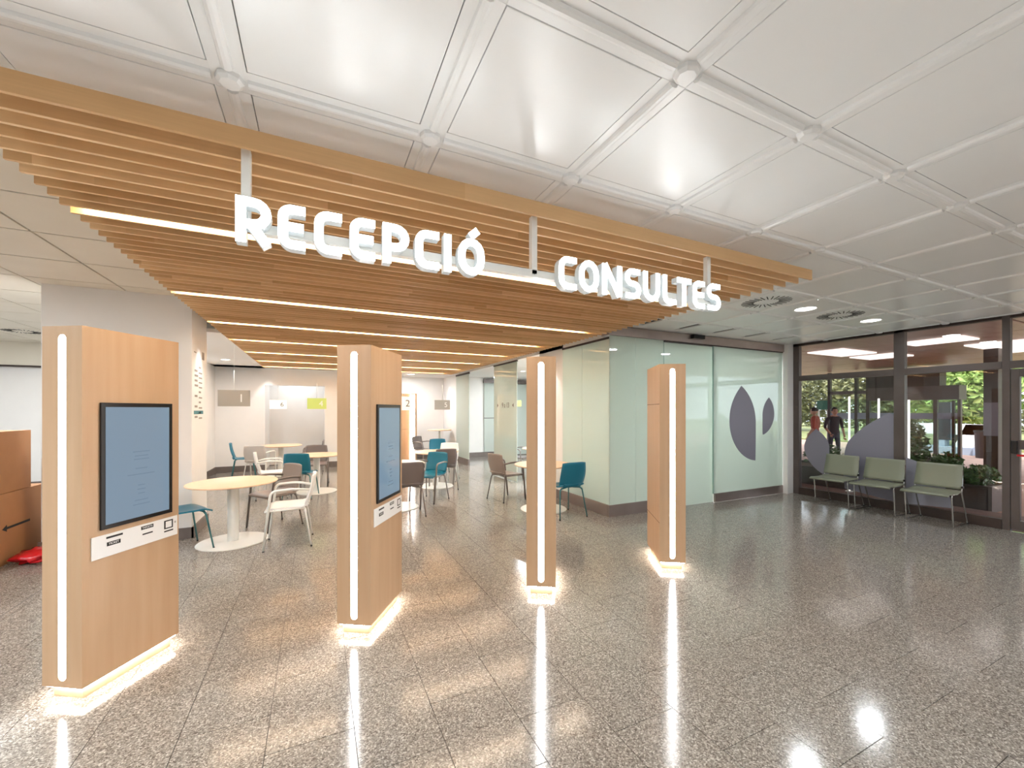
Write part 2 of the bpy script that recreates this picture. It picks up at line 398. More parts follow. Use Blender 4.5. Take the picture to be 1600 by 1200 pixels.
wall('wall_hall_left', XL-.1, XL, Y0, 11.85, 0, 3.0)
wall('wall_rear', XL, XR, Y0-.1, Y0, 0, 3.0)
wall('wall_right_jamb', 7.89, 8.10, 4.66, 4.90, 0, ZC)
struct('trim_1', B(XL, -2.42, 11.6, 11.7, 2.42, 2.45), 'frame_dark')
def bb(name, *a): return struct(name, B(*a), 'baseboard')
bb('baseboard_left_column', -2.70, -1.35, 6.15, 6.17, 0, .13)
bb('baseboard_left_column_side', -1.37, -1.35, 6.15, 6.94, 0, .13)
bb('baseboard_left_recess', -2.26, -2.24, 6.94, 12.25, 0, .15)
bb('baseboard_back_left', -2.26, -1.20, 12.23, 12.25, 0, .15)
bb('baseboard_back_pier', .20, .62, 12.23, 12.25, 0, .15)
bb('baseboard_back', .62, 3.85, 13.38, 13.4, 0, .15)
bb('baseboard_corridor', 3.97, 7.95, 12.78, 12.8, 0, .15)
bb('baseboard_right_end', 3.83, 3.85, 12.02, 13.38, 0, .15)
bb('baseboard_right_pier', 3.83, 3.85, 6.02, 6.85, 0, .15)
struct('baseboard_hall_end', B(XL, -2.42, 11.68, 11.7, 0, .1), 'baseboard')

# ---- green glass walls of the consulting area
def pane(name, par, *a, material='frosted_glass'): return obj(name, B(*a, .0015), material, par)
gw = bpy.data.objects.new('glass_partition', None); COL.objects.link(gw); gw.location = (3.82, 4.76, 0)
tag(gw, 'pale green glass partition with sliding doors below the brown metal header', 'glass partition')
def gpart(name, bm, material): xf(bm, Matrix.Translation((-3.82, -4.76, 0))); return obj(name, bm, material, gw)
gpart('glass_pane', B(3.84, 4.326, 4.76, 4.772, .17, 2.64, .001), 'frosted_glass')
gpart('glass_pane', B(4.332, 4.895, 4.76, 4.772, .17, 2.64, .001), 'frosted_glass')
sl = gpart('sliding_door', B(4.90, 6.05, 4.785, 4.797, .002, 2.62, .001), 'frosted_glass')
sr = gpart('sliding_door', B(6.00, 7.88, 4.745, 4.757, .15, 2.64, .001), 'frosted_glass')
gpart('kick_plate', B(6.03, 7.88, 4.735, 4.767, .005, .15, .002), 'steel')
gpart('base_plate', B(3.82, 4.90, 4.745, 4.79, 0, .17, .002), 'steel')
gpart('header', B(3.80, 7.90, 4.72, 4.90, 2.64, 2.775, .003), 'steel')
gpart('track', B(4.90, 7.88, 4.735, 4.81, 2.622, 2.64), 'frame_dark')
gpart('door_stile', B(5.995, 6.012, 4.742, 4.760, .15, 2.64), 'glass_edge')
gpart('door_stile', B(4.893, 4.908, 4.76, 4.80, .02, 2.62), 'glass_edge')
sensor = tag(obj('motion_sensor', B(5.44, 5.70, 4.655, 4.72, 2.705, 2.765, .006), 'black'), 'black motion sensor fixed to the metal header above the glass doors', 'sensor')
# return wall along the canopy (plane x = 3.85)
gs = bpy.data.objects.new('glass_wall', None); COL.objects.link(gs); gs.location = (3.84, 4.80, 0)
tag(gs, 'green glass side wall nearest the corner, behind the teal chair', 'glass wall')
def spart(par, name, bm, material): xf(bm, Matrix.Translation(-Vector(par.location))); return obj(name, bm, material, par)
spart(gs, 'glass_pane', B(3.842, 3.854, 4.775, 5.44, .17, 2.59, .001), 'frosted_glass')
spart(gs, 'glass_pane', B(3.842, 3.854, 5.445, 6.02, .17, 2.59, .001), 'frosted_glass')
spart(gs, 'base_plate', B(3.82, 3.87, 4.77, 6.02, 0, .17, .002), 'steel')
spart(gs, 'top_trim', B(3.83, 3.87, 4.77, 6.02, 2.59, 2.62), 'frame_dark')
gd = thing('glass_door', 'pale glass door panel printed with arrows and room numbers', 'glass door', (3.85, 7.82, 0))
spart(gd, 'glass_pane', B(3.845, 3.857, 7.82, 9.07, .02, 2.59, .001), 'frosted_glass')
spart(gd, 'top_trim', B(3.83, 3.87, 7.82, 9.07, 2.59, 2.62), 'frame_dark')
g3 = thing('glass_wall', 'narrow green glass wall panel beside the white spotlit wall', 'glass wall', (3.85, 10.86, 0))
spart(g3, 'glass_pane', B(3.845, 3.857, 10.86, 12.02, .17, 2.57, .001), 'frosted_glass')
spart(g3, 'base_plate', B(3.82, 3.87, 10.86, 12.02, 0, .17, .002), 'baseboard')
spart(g3, 'top_trim', B(3.83, 3.87, 10.86, 12.02, 2.57, 2.62), 'frame_dark')
# printed marks on the glass door (facing -x)
def facing_mx(me_or_bm, loc, rot):  # orient text: text plane XY -> vertical
    return Matrix.Translation(loc) @ rot
RX_NEGX = Matrix.Rotation(-PI/2, 4, 'Z') @ Matrix.Rotation(PI/2, 4, 'X')      # reads correctly seen from -x
RX_NEGY = Matrix.Rotation(PI/2, 4, 'X')                                       # seen from -y
def put_text(s, size, loc, rot, material, par, name='lettering', depth=.0008):
    me = text_mesh(s, size, depth); me.transform(Matrix.Translation(Vector(loc)) @ rot)
    if par: me.transform(Matrix.Translation(-Vector(par.location)))
    return obj(name, me, material, par)
put_text('9 a 13', .16, (3.842, 8.40, 1.66), RX_NEGX, 'print_dark', gd)
for yy, s in ((8.86, 1), (7.98, -1)):
    bm = prism([(0, -.045), (.0, .045), (.06*s, 0)], -.0008, .0008); xf(bm, Matrix.Translation((3.842, yy, 1.66)) @ RX_NEGX)
    spart(gd, 'arrow_mark', bm, 'print_dark')
# corridor end: green glass door with rail, dark lintel
cd = thing('corridor_door', 'green glass door at the corridor end with low middle rail', 'door', (5.05, 12.78, 0))
spart(cd, 'glass_pane', B(5.05, 5.50, 12.75, 12.762, .16, 2.46, .001), 'frosted_glass')
spart(cd, 'rail', B(5.05, 5.50, 12.74, 12.77, 1.28, 1.30), 'frame_brown')
spart(cd, 'lintel', B(5.03, 7.6, 12.72, 12.80, 2.46, 2.60), 'frame_brown')
ch = thing('handled_door', 'pale glass door with long curved pull handle beyond the opening', 'door', (5.9, 12.76, 0))
spart(ch, 'glass_pane', B(5.85, 6.75, 12.755, 12.767, .02, 2.45, .001), 'frosted_glass')
spart(ch, 'handle', tube(roundpath([(6.06, 12.75, 1.52), (6.06, 12.69, 1.52), (6.06, 12.69, 1.16), (6.06, 12.75, 1.16)], .05), .014), 'frame_dark')

# leaf decals on the glass, built in the x,z plane (facing -y) or y,z plane (facing -x)
def leaf_poly(x0, x1, z0, z1, px, cut=None, side=1, n=14):
    """pointed leaf; px: x of tip; outline from tip bulging to both sides"""
    return None
def bez(a, b_, c, d, n=12):
    a, b_, c, d = map(Vector, (a, b_, c, d)); return [tuple(a*(1-t)**3+b_*3*t*(1-t)**2+c*3*t*t*(1-t)+d*t**3) for t in (i/n for i in range(n))]
def decal_xz(poly, y, th, name, material, par):
    bm = prism(poly, -th, 0); xf(bm, Matrix.Translation((0, y, 0)) @ RX_NEGY)   # (x,y,z)->(x,-z,y)
    return spart(par, name, bm, material)
big = bez((6.71, 1.98), (6.52, 1.80), (6.40, 1.62), (6.40, 1.36)) + bez((6.40, 1.36), (6.40, 1.05), (6.65, .70), (7.08, .65)) + bez((7.09, .65), (7.10, .95), (7.10, 1.1), (7.10, 1.36)) + bez((7.10, 1.36), (7.08, 1.65), (6.92, 1.85), (6.71, 1.98))
small = bez((7.473, 1.785), (7.38, 1.72), (7.29, 1.60), (7.29, 1.46)) + bez((7.29, 1.46), (7.29, 1.35), (7.29, 1.25), (7.29, 1.105)) + bez((7.30, 1.105), (7.48, 1.14), (7.64, 1.33), (7.63, 1.50)) + bez((7.63, 1.50), (7.62, 1.63), (7.55, 1.73), (7.473, 1.785))
decal_xz(big, 4.742, .0015, 'leaf_decal', 'decal_violet', gw)
decal_xz(small, 4.742, .0015, 'leaf_decal', 'decal_violet', gw)

# ---- window wall x = 8.06
XW = 8.06
win = struct('window_1', B(XW, XW+.09, 3.05, 3.18, 0, ZC, .004), 'frame_brown', 'dark framed window wall with leaf shaped decals')
def wp(name, bm, material, par=None): return obj(name, bm, material, par or win)
wp('window_frame', B(XW, XW+.09, 4.56, 4.66, 0, ZC, .004), 'frame_brown')
wp('transom', B(XW-.005, XW+.085, 3.18, 4.56, 2.09, 2.185, .004), 'frame_brown')
wp('transom', B(XW-.005, XW+.085, 2.07, 3.05, 2.09, 2.185, .004), 'frame_brown')
wp('sill', B(XW-.01, XW+.09, 3.18, 4.56, 0, .13, .004), 'frame_dark')
wp('sill', B(XW-.01, XW+.09, 2.07, 3.05, 0, .13, .004), 'frame_dark')
wp('head_frame', B(XW, XW+.09, 2.07, 4.66, 2.74, ZC+.05), 'frame_dark')
for (a, c, z0, z1) in ((3.18, 4.56, .13, 2.09), (3.18, 4.56, 2.185, 2.74), (2.07, 3.05, .13, 2.09), (2.07, 3.05, 2.185, 2.74)):
    wp('glass_pane', B(XW+.04, XW+.046, a, c, z0, z1), 'clear_glass')
def decal_yz(poly, x, th, name, material, par):
    bm = prism([(-p[0], p[1]) for p in poly], -th, 0); xf(bm, Matrix.Translation((x, 0, 0)) @ RX_NEGX)
    return obj(name, bm, material, par)
# small leaf (left), big leaf (split by the mullion)
sm = bez((4.292, 1.217), (4.38, 1.13), (4.50, 1.0), (4.49, .85)) + bez((4.49, .85), (4.47, .65), (4.28, .42), (4.08, .385)) + bez((4.08, .39), (4.08, .55), (4.08, .7), (4.08, .92)) + bez((4.08, .92), (4.10, 1.06), (4.20, 1.15), (4.292, 1.217))
decal_yz(sm, XW+.039, .001, 'leaf_decal', 'decal_violet', win)
bl = [(3.245, 1.515)] + bez((3.245, 1.515), (3.45, 1.38), (3.68, 1.22), (3.80, 1.02)) + bez((3.80, 1.02), (3.88, .85), (3.88, .5), (3.84, .13)) + [(3.185, .13), (3.185, 1.47)]
decal_yz(bl, XW+.039, .001, 'leaf_decal', 'decal_violet', win)
br = [(3.045, .83)] + bez((3.045, .83), (2.92, .80), (2.80, .72), (2.70, .60)) + bez((2.70, .60), (2.60, .45), (2.55, .28), (2.52, .13)) + [(3.045, .13)]
decal_yz(br, XW+.039, .001, 'leaf_decal', 'decal_violet_pale', win)
# door with red push bar, then more glazing along the same wall
dr = struct('door_1', B(XW, XW+.09, 2.0, 2.07, 0, ZC, .004), 'frame_brown', 'glazed metal door with red push bar')
wp('door_stile', B(XW+.005, XW+.07, 1.92, 1.995, .02, 2.08, .004), 'frame_brown', dr)
wp('door_rail', B(XW+.005, XW+.07, 1.0, 1.92, 1.98, 2.08), 'frame_brown', dr)
wp('door_rail', B(XW+.005, XW+.07, 1.0, 1.92, 1.05, 1.17), 'frame_brown', dr)
wp('door_rail', B(XW+.005, XW+.07, 1.0, 1.92, .02, .14), 'frame_brown', dr)
wp('door_stile', B(XW+.005, XW+.07, .9, 1.0, .02, 2.08), 'frame_brown', dr)
wp('lock_case', B(XW-.03, XW+.005, 1.935, 1.985, 1.0, 1.16, .004), 'black', dr)
wp('push_bar', B(XW-.06, XW-.03, 1.0, 1.93, .965, .99, .004), 'red_plastic', dr)
wp('glass_pane', B(XW+.035, XW+.041, 1.0, 1.92, 1.17, 1.98), 'clear_glass', dr)
wp('glass_pane', B(XW+.035, XW+.041, 1.0, 1.92, .14, 1.05), 'clear_glass', dr)
wp('head_frame', B(XW-.005, XW+.085, -4.9, 2.0, 2.09, 2.185), 'frame_brown', dr)
wp('glass_pane', B(XW+.04, XW+.046, .9, 2.0, 2.185, 2.74), 'clear_glass', dr)
w2 = struct('window_2', B(XW, XW+.09, -5.0, 2.0, 2.74, ZC+.05), 'frame_dark', 'glazing beyond the door')
for y in (.84, -.66, -2.16, -3.66, -4.95): wp('mullion', B(XW, XW+.09, y-.05, y+.05, 0, 2.74), 'frame_brown', w2)
for y in (-.66, -2.16, -3.66, -4.95): wp('glass_pane', B(XW+.04, XW+.046, y+.05, y+1.45, .02, 2.74), 'clear_glass', w2)

# ================================================================== SLATTED CANOPY
CZ, CX0, CX1, CY0, CP, CN = 2.60, -1.18, 3.60, 1.935, .1035, 95
can = thing('slatted_canopy', 'hanging canopy of long parallel oak slats with lit gaps', 'canopy', (1.2, 1.93, CZ))
strips = [2.89, 4.57, 5.89, 7.22, 8.68, 10.12, 11.42]
slat_me = share('slat', B(-(CX1-CX0)/2, (CX1-CX0)/2, 0, .016, 0, .078, .001), 'slat_wood')
ys = [CY0+CP*k for k in range(CN)]
for y in ys: obj('slat', slat_me, None, can, ((CX0+CX1)/2-1.2, y-1.93, 0))
for k, sy in enumerate(strips):
    i = min(range(CN-1), key=lambda q: abs(ys[q]+CP/2-sy)); yc = ys[i]+.016
    gap = CP-.016
    hous = obj('light_channel', B(CX0+.02-1.2, CX1-.02-1.2, yc-1.93+.004, yc+gap-1.93-.004, .046, .078), 'white_metal', can)
    obj('light_strip', B(CX0+.06-1.2, CX1-.30-1.2, yc-1.93+.010, yc+gap-1.93-.010, .034, .0455), 'led_canopy', can)
for x in (-1.10, -.72, -.25, .35, .95, 1.55, 2.15, 2.75, 3.35):
    obj('support_rod', tube([(x-1.2, .02, .070), (x-1.2, ys[-1]-1.93, .070)], .006, 6), 'black_matte', can)
for x in (-.6, 1.2, 3.0):
    for y in (2.3, 5.0, 8.0, 11.0): obj('hanger', tube([(x-1.2, y-1.93, .075), (x-1.2, y-1.93, .30)], .004, 6), 'white_metal', can)

# ================================================================== HANGING LETTER SIGN
sign = thing('letter_sign', 'illuminated white letters RECEPCIÓ CONSULTES hung under the canopy', 'sign', (1.1, 1.98, 2.2))
def sg(name, bm, material, par=None): xf(bm, Matrix.Translation(-Vector(sign.location))); return obj(name, bm, material, par or sign)
sg('rail', B(-.24, 2.50, 1.985, 2.025, 2.285, 2.325, .002), 'white_metal')
for x in (-.262, 1.085, 2.468): sg('post', B(x-.017, x+.017, 1.985, 2.019, 2.30, 2.62, .002), 'white_metal')
def arc(cx, cy, rx, ry, a0, a1, n=8):
    return [(cx+rx*math.cos(math.radians(a0+(a1-a0)*i/n)), cy+ry*math.sin(math.radians(a0+(a1-a0)*i/n))) for i in range(n+1)]
def strokes(ch, w_, h, t):
    a = t/2; r = w_*.34
    if ch in 'CE':
        S = [[(w_, h-a)]+arc(a+r, h-a-r, r, r, 90, 180)+arc(a+r, a+r, r, r, 180, 270)+[(w_, a)]]
        if ch == 'E': S.append([(a, h*.5), (w_*.94, h*.5)])
    elif ch in 'PR':
        ym = h*.42; rr = (h-a-ym)/2
        S = [[(a, 0), (a, h)], [(a, h-a), (w_-a-rr, h-a)]+arc(w_-a-rr, ym+rr, rr, rr, 90, -90)+[(a, ym)]]
        if ch == 'R': S.append([(w_*.42, ym), (w_-a*.9, 0)])
    elif ch == 'I': S = [[(w_/2, 0), (w_/2, h)]]
    elif ch in 'OÓ':
        rx = w_/2-a; ry = rx*1.15
        S = [arc(w_/2, h-a-ry, rx, ry, 0, 180)+arc(w_/2, a+ry, rx, ry, 180, 360)+[(w_-a, h-a-ry)]]
        if ch == 'Ó': S.append([(w_*.46, h+a*.6), (w_*.74, h+t*1.25)])
    elif ch == 'N': S = [[(a, 0), (a, h)], [(w_-a, 0), (w_-a, h)], [(a*1.1, h), (w_-a*1.1, 0)]]
    elif ch == 'S':
        rr = (h-t)/4; x0 = a+rr; x1 = w_-a-rr
        S = [[(w_*.95, h-a)]+arc(x0, h-a-rr, rr, rr, 90, 270)+arc(x1, a+rr, rr, rr, 90, -90)+[(w_*.04, a)]]
    elif ch == 'U': rr = w_/2-a; S = [[(a, h)]+arc(a+rr, a+rr, rr, rr, 180, 360)+[(w_-a, h)]]
    elif ch == 'L': S = [[(a, h)]+arc(a+r*.8, a+r*.8, r*.8, r*.8, 180, 270)+[(w_, a)]]
    elif ch == 'T': S = [[(0, h-a), (w_, h-a)], [(w_/2, 0), (w_/2, h-a)]]
    return S
def ribbon(bm, pts, t, y0, y1):
    P = []
    for p in pts:
        p = Vector(p)
        if not P or (p-P[-1]).length > 1e-5: P.append(p)
    Lf, Rt = [], []
    for i, p in enumerate(P):
        d1 = (P[i]-P[i-1]).normalized() if i > 0 else (P[1]-P[0]).normalized()
        d2 = (P[i+1]-P[i]).normalized() if i < len(P)-1 else d1
        n1 = Vector((-d1.y, d1.x)); n2 = Vector((-d2.y, d2.x)); nn = (n1+n2).normalized(); k = min(1/max(nn.dot(n1), .3), 2)
        Lf.append(p+nn*t/2*k); Rt.append(p-nn*t/2*k)
    q = [[bm.verts.new((v.x, y, v.y)) for v in side] for side in (Lf, Rt) for y in (y0, y1)]   # Lf front, Lf back, Rt front, Rt back
    fs = []
    for i in range(len(P)-1):
        fs += [bm.faces.new((q[0][i], q[2][i], q[2][i+1], q[0][i+1])), bm.faces.new((q[1][i], q[1][i+1], q[3][i+1], q[3][i])),
               bm.faces.new((q[0][i], q[0][i+1], q[1][i+1], q[1][i])), bm.faces.new((q[2][i], q[3][i], q[3][i+1], q[2][i+1]))]
    for i in (0, len(P)-1): fs.append(bm.faces.new((q[0][i], q[1][i], q[3][i], q[2][i])))
    bmesh.ops.recalc_face_normals(bm, faces=fs)
for ch_, x0, x1 in [('R', -.291, -.167), ('E', -.144, -.043), ('C', -.009, .100), ('E', .132, .238), ('P', .272, .391), ('C', .419, .534), ('I', .548, .606), ('Ó', .631, .768),
                    ('C', 1.212, 1.328), ('O', 1.348, 1.483), ('N', 1.510, 1.654), ('S', 1.680, 1.803), ('U', 1.825, 1.960), ('L', 1.988, 2.100), ('T', 2.112, 2.238), ('E', 2.255, 2.363), ('S', 2.390, 2.521)]:
    zb = 2.222+.012*(x0+.3)/2.8
    bmb, bmf = bmesh.new(), bmesh.new()
    tk = .036 if x0 < 1 else .033
    for st in strokes(ch_, x1-x0, .182, tk):
        ribbon(bmb, st, tk, 1.938, 1.985); ribbon(bmf, st, tk, 1.934, 1.938)
    for b_ in (bmb, bmf): xf(b_, Matrix.Translation((x0, 0, zb)))
    lo = sg('letter', bmb, 'letter_return'); sg('letter_face', bmf, 'letter_face', lo)

# ================================================================== KIOSKS
KA = math.radians(-32.0)          # local +y = depth direction
KW, KD = .245, .555
def kiosk(loc, label, screen, seams=False):
    """origin at the front right corner on the floor; body occupies x in [-KW,0], y in [0,KD]"""
    t = thing('totem_kiosk', label, 'kiosk', (*loc, 0), KA, 'row of lit wooden totems')
    def p(name, bm, m_, par=None): return obj(name, bm, m_, par or t)
    xs = -KW/2
    body = bmesh.new()
    # body with a round-ended slot in the front and back faces
    sw, z0, z1, dp = .0235, .105, 1.955, .018
    outer = [(-KW, .07), (0, .07), (0, 2.0), (-KW, 2.0)]
    slot = [(xs+sw*math.cos(a), z0+sw+sw*math.sin(a)) for a in [PI+PI*i/8 for i in range(9)]]+[(xs+sw*math.cos(a), z1-sw+sw*math.sin(a)) for a in [PI*i/8 for i in range(9)]]
    for yf, yi in ((0, dp),):
        vo = [body.verts.new((x, yf, z)) for x, z in outer]; vi = [body.verts.new((x, yf, z)) for x, z in slot]; vd = [body.verts.new((x, yi, z)) for x, z in slot]
        eo = [body.edges.new((vo[i], vo[(i+1) % 4])) for i in range(4)]; n = len(vi)
        ei = [body.edges.new((vi[i], vi[(i+1) % n])) for i in range(n)]
        bmesh.ops.triangle_fill(body, use_beauty=True, edges=eo+ei)
        for i in range(n): body.faces.new((vi[i], vi[(i+1) % n], vd[(i+1) % n], vd[i]))
    vb_ = [body.verts.new((x, KD, z)) for x, z in outer]; body.faces.new(vb_)
    for i in range(4): body.faces.new((vo[i], vo[(i+1) % 4], vb_[(i+1) % 4], vb_[i]))
    bmesh.ops.recalc_face_normals(body, faces=body.faces[:])
    bd = p('body', body, 'maple')
    for yf, s in ((dp*.7, -1),):
        q = prism([(x, z) for x, z in slot], 0, .005); xf(q, Matrix.Translation((0, yf, 0)) @ Matrix.Rotation(PI/2, 4, 'X'))
        p('light_strip', q, 'led_kiosk')
    p('plinth', B(-KW+.03, -.03, .03, KD-.03, 0, .07, .002), 'maple')
    ug = bmesh.new()
    for a in ((-KW+.012, -.012, .012, .026), (-KW+.012, -.012, KD-.026, KD-.012), (-KW+.012, -KW+.026, .026, KD-.026), (-.026, -.012, .026, KD-.026)):
        B(a[0], a[1], a[2], a[3], .060, .069, bm=ug)
    p('base_light', ug, 'led_under')
    if seams:
        for z in (1.61, .45): p('panel_joint', B(-KW-.0008, -KW+.001, .002, KD-.002, z-.0025, z+.0025), 'bark')
    if screen:
        fr = p('screen', B(.0005, .012, .082, .500, .888, 1.592, .002), 'black')
        p('display', B(.0118, .0135, .104, .476, .912, 1.568), 'screen', fr)
        rnd = random.Random(3)
        for z, wd in ((1.30, .10), (1.275, .08), (1.255, .09), (1.20, .07), (1.165, .16), (1.10, .04), (1.075, .05), (1.05, .04), (1.01, .08), (.985, .10)):
            p('screen_line', B(.0135, .0139, .30-wd/2, .30+wd/2, z, z+.006), 'screen_print', fr)
        pn = p('ticket_panel', B(.0005, .006, .040, .541, .733, .858, .001), 'plastic_white')
        def pm(name, y0, y1, z0_, z1_, m_='black', x=.0068): return p(name, B(.0058, x, y0, y1, z0_, z1_), m_, pn)
        pm('ticket_slot', .112, .199, .832, .843); pm('label_plate', .115, .187, .790, .812, 'black')
        pm('card_slot', .312, .375, .793, .801); pm('label_plate', .304, .379, .826, .846)
        pm('reader_frame', .449, .508, .788, .842); pm('reader_window', .458, .499, .795, .835, 'plastic_white', .0074); pm('reader_bar', .449, .510, .769, .777)
        pm('indicator', .519, .529, .812, .824, 'sign_grey')
        for s_, y_, z_ in (('TICKET', .151, .801), ('TARGETA', .3415, .836)):
            me = text_mesh(s_, .0165 if s_ == 'TICKET' else .0145, .0003); me.transform(Matrix.Translation((.0070, y_, z_)) @ Matrix.Rotation(PI/2, 4, 'Z') @ Matrix.Rotation(PI/2, 4, 'X'))
            obj('lettering', me, 'print_white', pn)
    return t
kiosk((-1.122, 2.940), 'leftmost wooden totem with large blue touchscreen and ticket panel', True)
kiosk((.336, 2.952), 'second wooden totem from the left, with narrow-looking greenish screen on its side', True)
kiosk((1.802, 2.930), 'third wooden totem from the left, seen flat from the front', False)
kiosk((3.225, 2.855), 'rightmost wooden totem, panel joints on its left side', False, True)

# ================================================================== CHAIRS AND TABLES
CH = {}
def chair_meshes(col, leg, arms):
    key = (col, leg, arms)
    if key in CH: return CH[key]
    seat = shell(lambda u, v: ((u-.5)*(.44-.03*(1-v)), -.20+.43*v, .452-.05*max(0, v-.8)**2*25*.5-.016*(1-(2*u-1)**2)*math.sin(PI*min(1, v*1.1))+.03*max(0, .12-v)/.12), 10, 12, .016)
    def bk(u, v):
        wd = .36+.07*math.sin(PI*(.25+.6*v)); x = (u-.5)*wd
        y = -.205-.075*v**1.3-.02*math.sin(PI*v)+.035*(2*u-1)**2
        return (x, y, .475+.335*v-.012*(2*u-1)**4*v)
    back = shell(bk, 10, 12, .012)
    parts = [('seat', share('seat', seat, col)), ('backrest', share('backrest', back, col))]
    # spine joining seat and back
    parts.append(('back_support', share('back_support', shell(lambda u, v: ((u-.5)*.30, -.185-.025*math.sin(v*PI/2), .445+.05*v), 4, 4, .014), col)))
    for sx in (-1, 1):
        rear = roundpath([(sx*.235, -.235, .012), (sx*.19, -.17, .425), (sx*.05, -.13, .437)], .05)
        parts.append(('leg', share('leg', tube(rear, [.0085+.004*min(1, i/3) for i in range(len(rear))]), leg)))
        if arms:
            fr = roundpath([(sx*.245, .235, .012), (sx*.255, .165, .655), (sx*.25, -.05, .668), (sx*.20, -.225, .640)], .06, 6)
            parts.append(('leg', share('leg', tube(fr, .0140), leg)))
            parts.append(('side_rail', share('side_rail', tube([(sx*.247, .19, .437), (sx*.19, -.17, .432)], .009), leg)))
        else:
            fr = roundpath([(sx*.235, .235, .012), (sx*.195, .17, .425), (sx*.05, .13, .437)], .05)
            parts.append(('leg', share('leg', tube(fr, [.0085+.004*min(1, i/3) for i in range(len(fr))]), leg)))
        for yy in (-.236, .236): parts.append(('foot_cap', share('foot_cap', lathe([(0, 0), (.011, 0), (.0105, .018), (0, .018)], 8, None, (sx*(.245 if arms and yy > 0 else .235), yy)), 'rubber')))
    CH[key] = parts; return parts
def chair(x, y, face, kind, label):
    col, leg, arms = {'white': ('plastic_white', 'white_metal', True), 'teal': ('plastic_teal', 'leg_teal', False), 'teal_arm': ('plastic_teal', 'leg_grey', True),
                      'taupe': ('plastic_taupe', 'leg_taupe', True), 'grey': ('plastic_grey', 'leg_grey', True), 'light': ('plastic_lightgrey', 'white_metal', True), 'grey_plain': ('plastic_grey', 'leg_grey', False)}[kind]
    ang = math.atan2(face[1], face[0])-PI/2
    t = thing('plastic_chair', label, 'chair', (x, y, 0), ang, 'plastic chairs around the round tables')
    for n, me in chair_meshes(col, leg, arms): obj(n, me, None, t)
    return t
top_me = share('table_top', smooth(lathe([(0, .682), (.42, .682), (.455, .690), (.46, .698), (.457, .706), (0, .708)], 48)), 'table_wood')
for p_ in top_me.polygons: p_.use_smooth = False
col_me = share('column', lathe([(.058, .012), (.058, .66), (0, .66)], 24), 'white_metal')
plate_me = share('support_plate', B(-.16, .16, -.05, .05, .66, .682, .003), 'white_metal')
base_me = share('base_disc', lathe([(0, 0), (.36, 0), (.362, .006), (.355, .012), (.06, .017), (0, .017)], 48), 'white_metal')
def table(x, y, label, rot=0):
    t = thing('round_table', label, 'table', (x, y, 0), rot, 'round cafe tables')
    for n, me in (('table_top', top_me), ('column', col_me), ('support_plate', plate_me), ('base_disc', base_me)): obj(n, me, None, t)
    return t
table(-.89, 5.79, 'round table nearest the left totem, between teal and white chairs', .4)
table(.0, 8.66, 'round table behind the teal chair, with wide white base disc', .2)
table(-.78, 11.35, 'farthest round table at the left, below the number 6 sign')
table(1.13, 6.70, 'round table half hidden behind the second totem')
table(2.20, 8.25, 'round table with a white chair behind it and grey chair before it')
table(3.22, 5.60, 'round table partly hidden by the third totem, beside the glass wall')
table(4.55, 7.95, 'round table beyond the wall opening right of the glass door')
# tall counter table by the spotlit wall
tt = thing('counter_table', 'tall small counter table against the spotlit white wall', 'table', (3.45, 12.45, 0))
obj('table_top', lathe([(0, .925), (.36, .925), (.365, .935), (.36, .950), (0, .950)], 32), 'table_wood', tt)
obj('column', lathe([(.035, .012), (.035, .9), (.09, .925), (0, .925)], 16), 'white_metal', tt)
obj('base_disc', lathe([(0, 0), (.26, 0), (.26, .012), (0, .014)], 32), 'white_metal', tt)

chair(-.285, 5.44, (-1, .02), 'white', 'white armchair in front, drawn up to the nearest table')
chair(-1.36, 5.66, (.87, .5), 'teal', 'teal chair cut off by the left totem')
chair(-.50, 6.32, (-.82, -.57), 'taupe', 'taupe armchair behind the nearest round table')
chair(-.25, 8.20, (.25, .97), 'teal', 'teal chair seen from behind, between white armchair and second table')
chair(-.72, 8.45, (1, .08), 'white', 'white armchair seen from the side, behind the taupe armchair')
chair(-1.12, 10.35, (.25, .97), 'light', 'light grey armchair seen from behind at the far left')
chair(-1.50, 11.1, (1, .1), 'teal', 'teal chair edge-on by the left wall')
chair(-.02, 9.42, (-.1, -1), 'grey', 'dark grey armchair behind the table with the white base disc')
chair(-.10, 11.25, (-1, .05), 'grey', 'dark grey armchair at the far table, its arm pointing left')
chair(1.21, 6.17, (.03, 1), 'grey', 'grey armchair seen from behind next to the second totem')
chair(1.76, 6.98, (-.75, -.66), 'teal_arm', 'bright teal chair turned toward the second totem')
chair(2.28, 7.93, (.08, 1), 'grey', 'grey armchair seen from behind at the white-based table')
chair(2.80, 10.2, (-.15, -1), 'teal', 'teal chair farthest back, under the number 5 sign')
chair(2.62, 8.86, (-.5, -.85), 'white', 'white chair behind the table, in front of the far teal chair')
chair(2.72, 11.5, (.6, -.8), 'grey', 'grey armchair far back beside the lit wooden pillar')
chair(1.66, 8.52, (1, -.15), 'teal', 'teal chair edge-on beside the lit wooden pillar')
chair(2.985, 6.50, (.97, .24), 'taupe', 'taupe armchair standing alone left of the third totem')
chair(3.31, 5.14, (-.03, 1), 'teal', 'teal chair right of the third totem by the green glass')
chair(4.28, 8.62, (.6, -.8), 'grey', 'dark grey armchair beyond the wall opening')

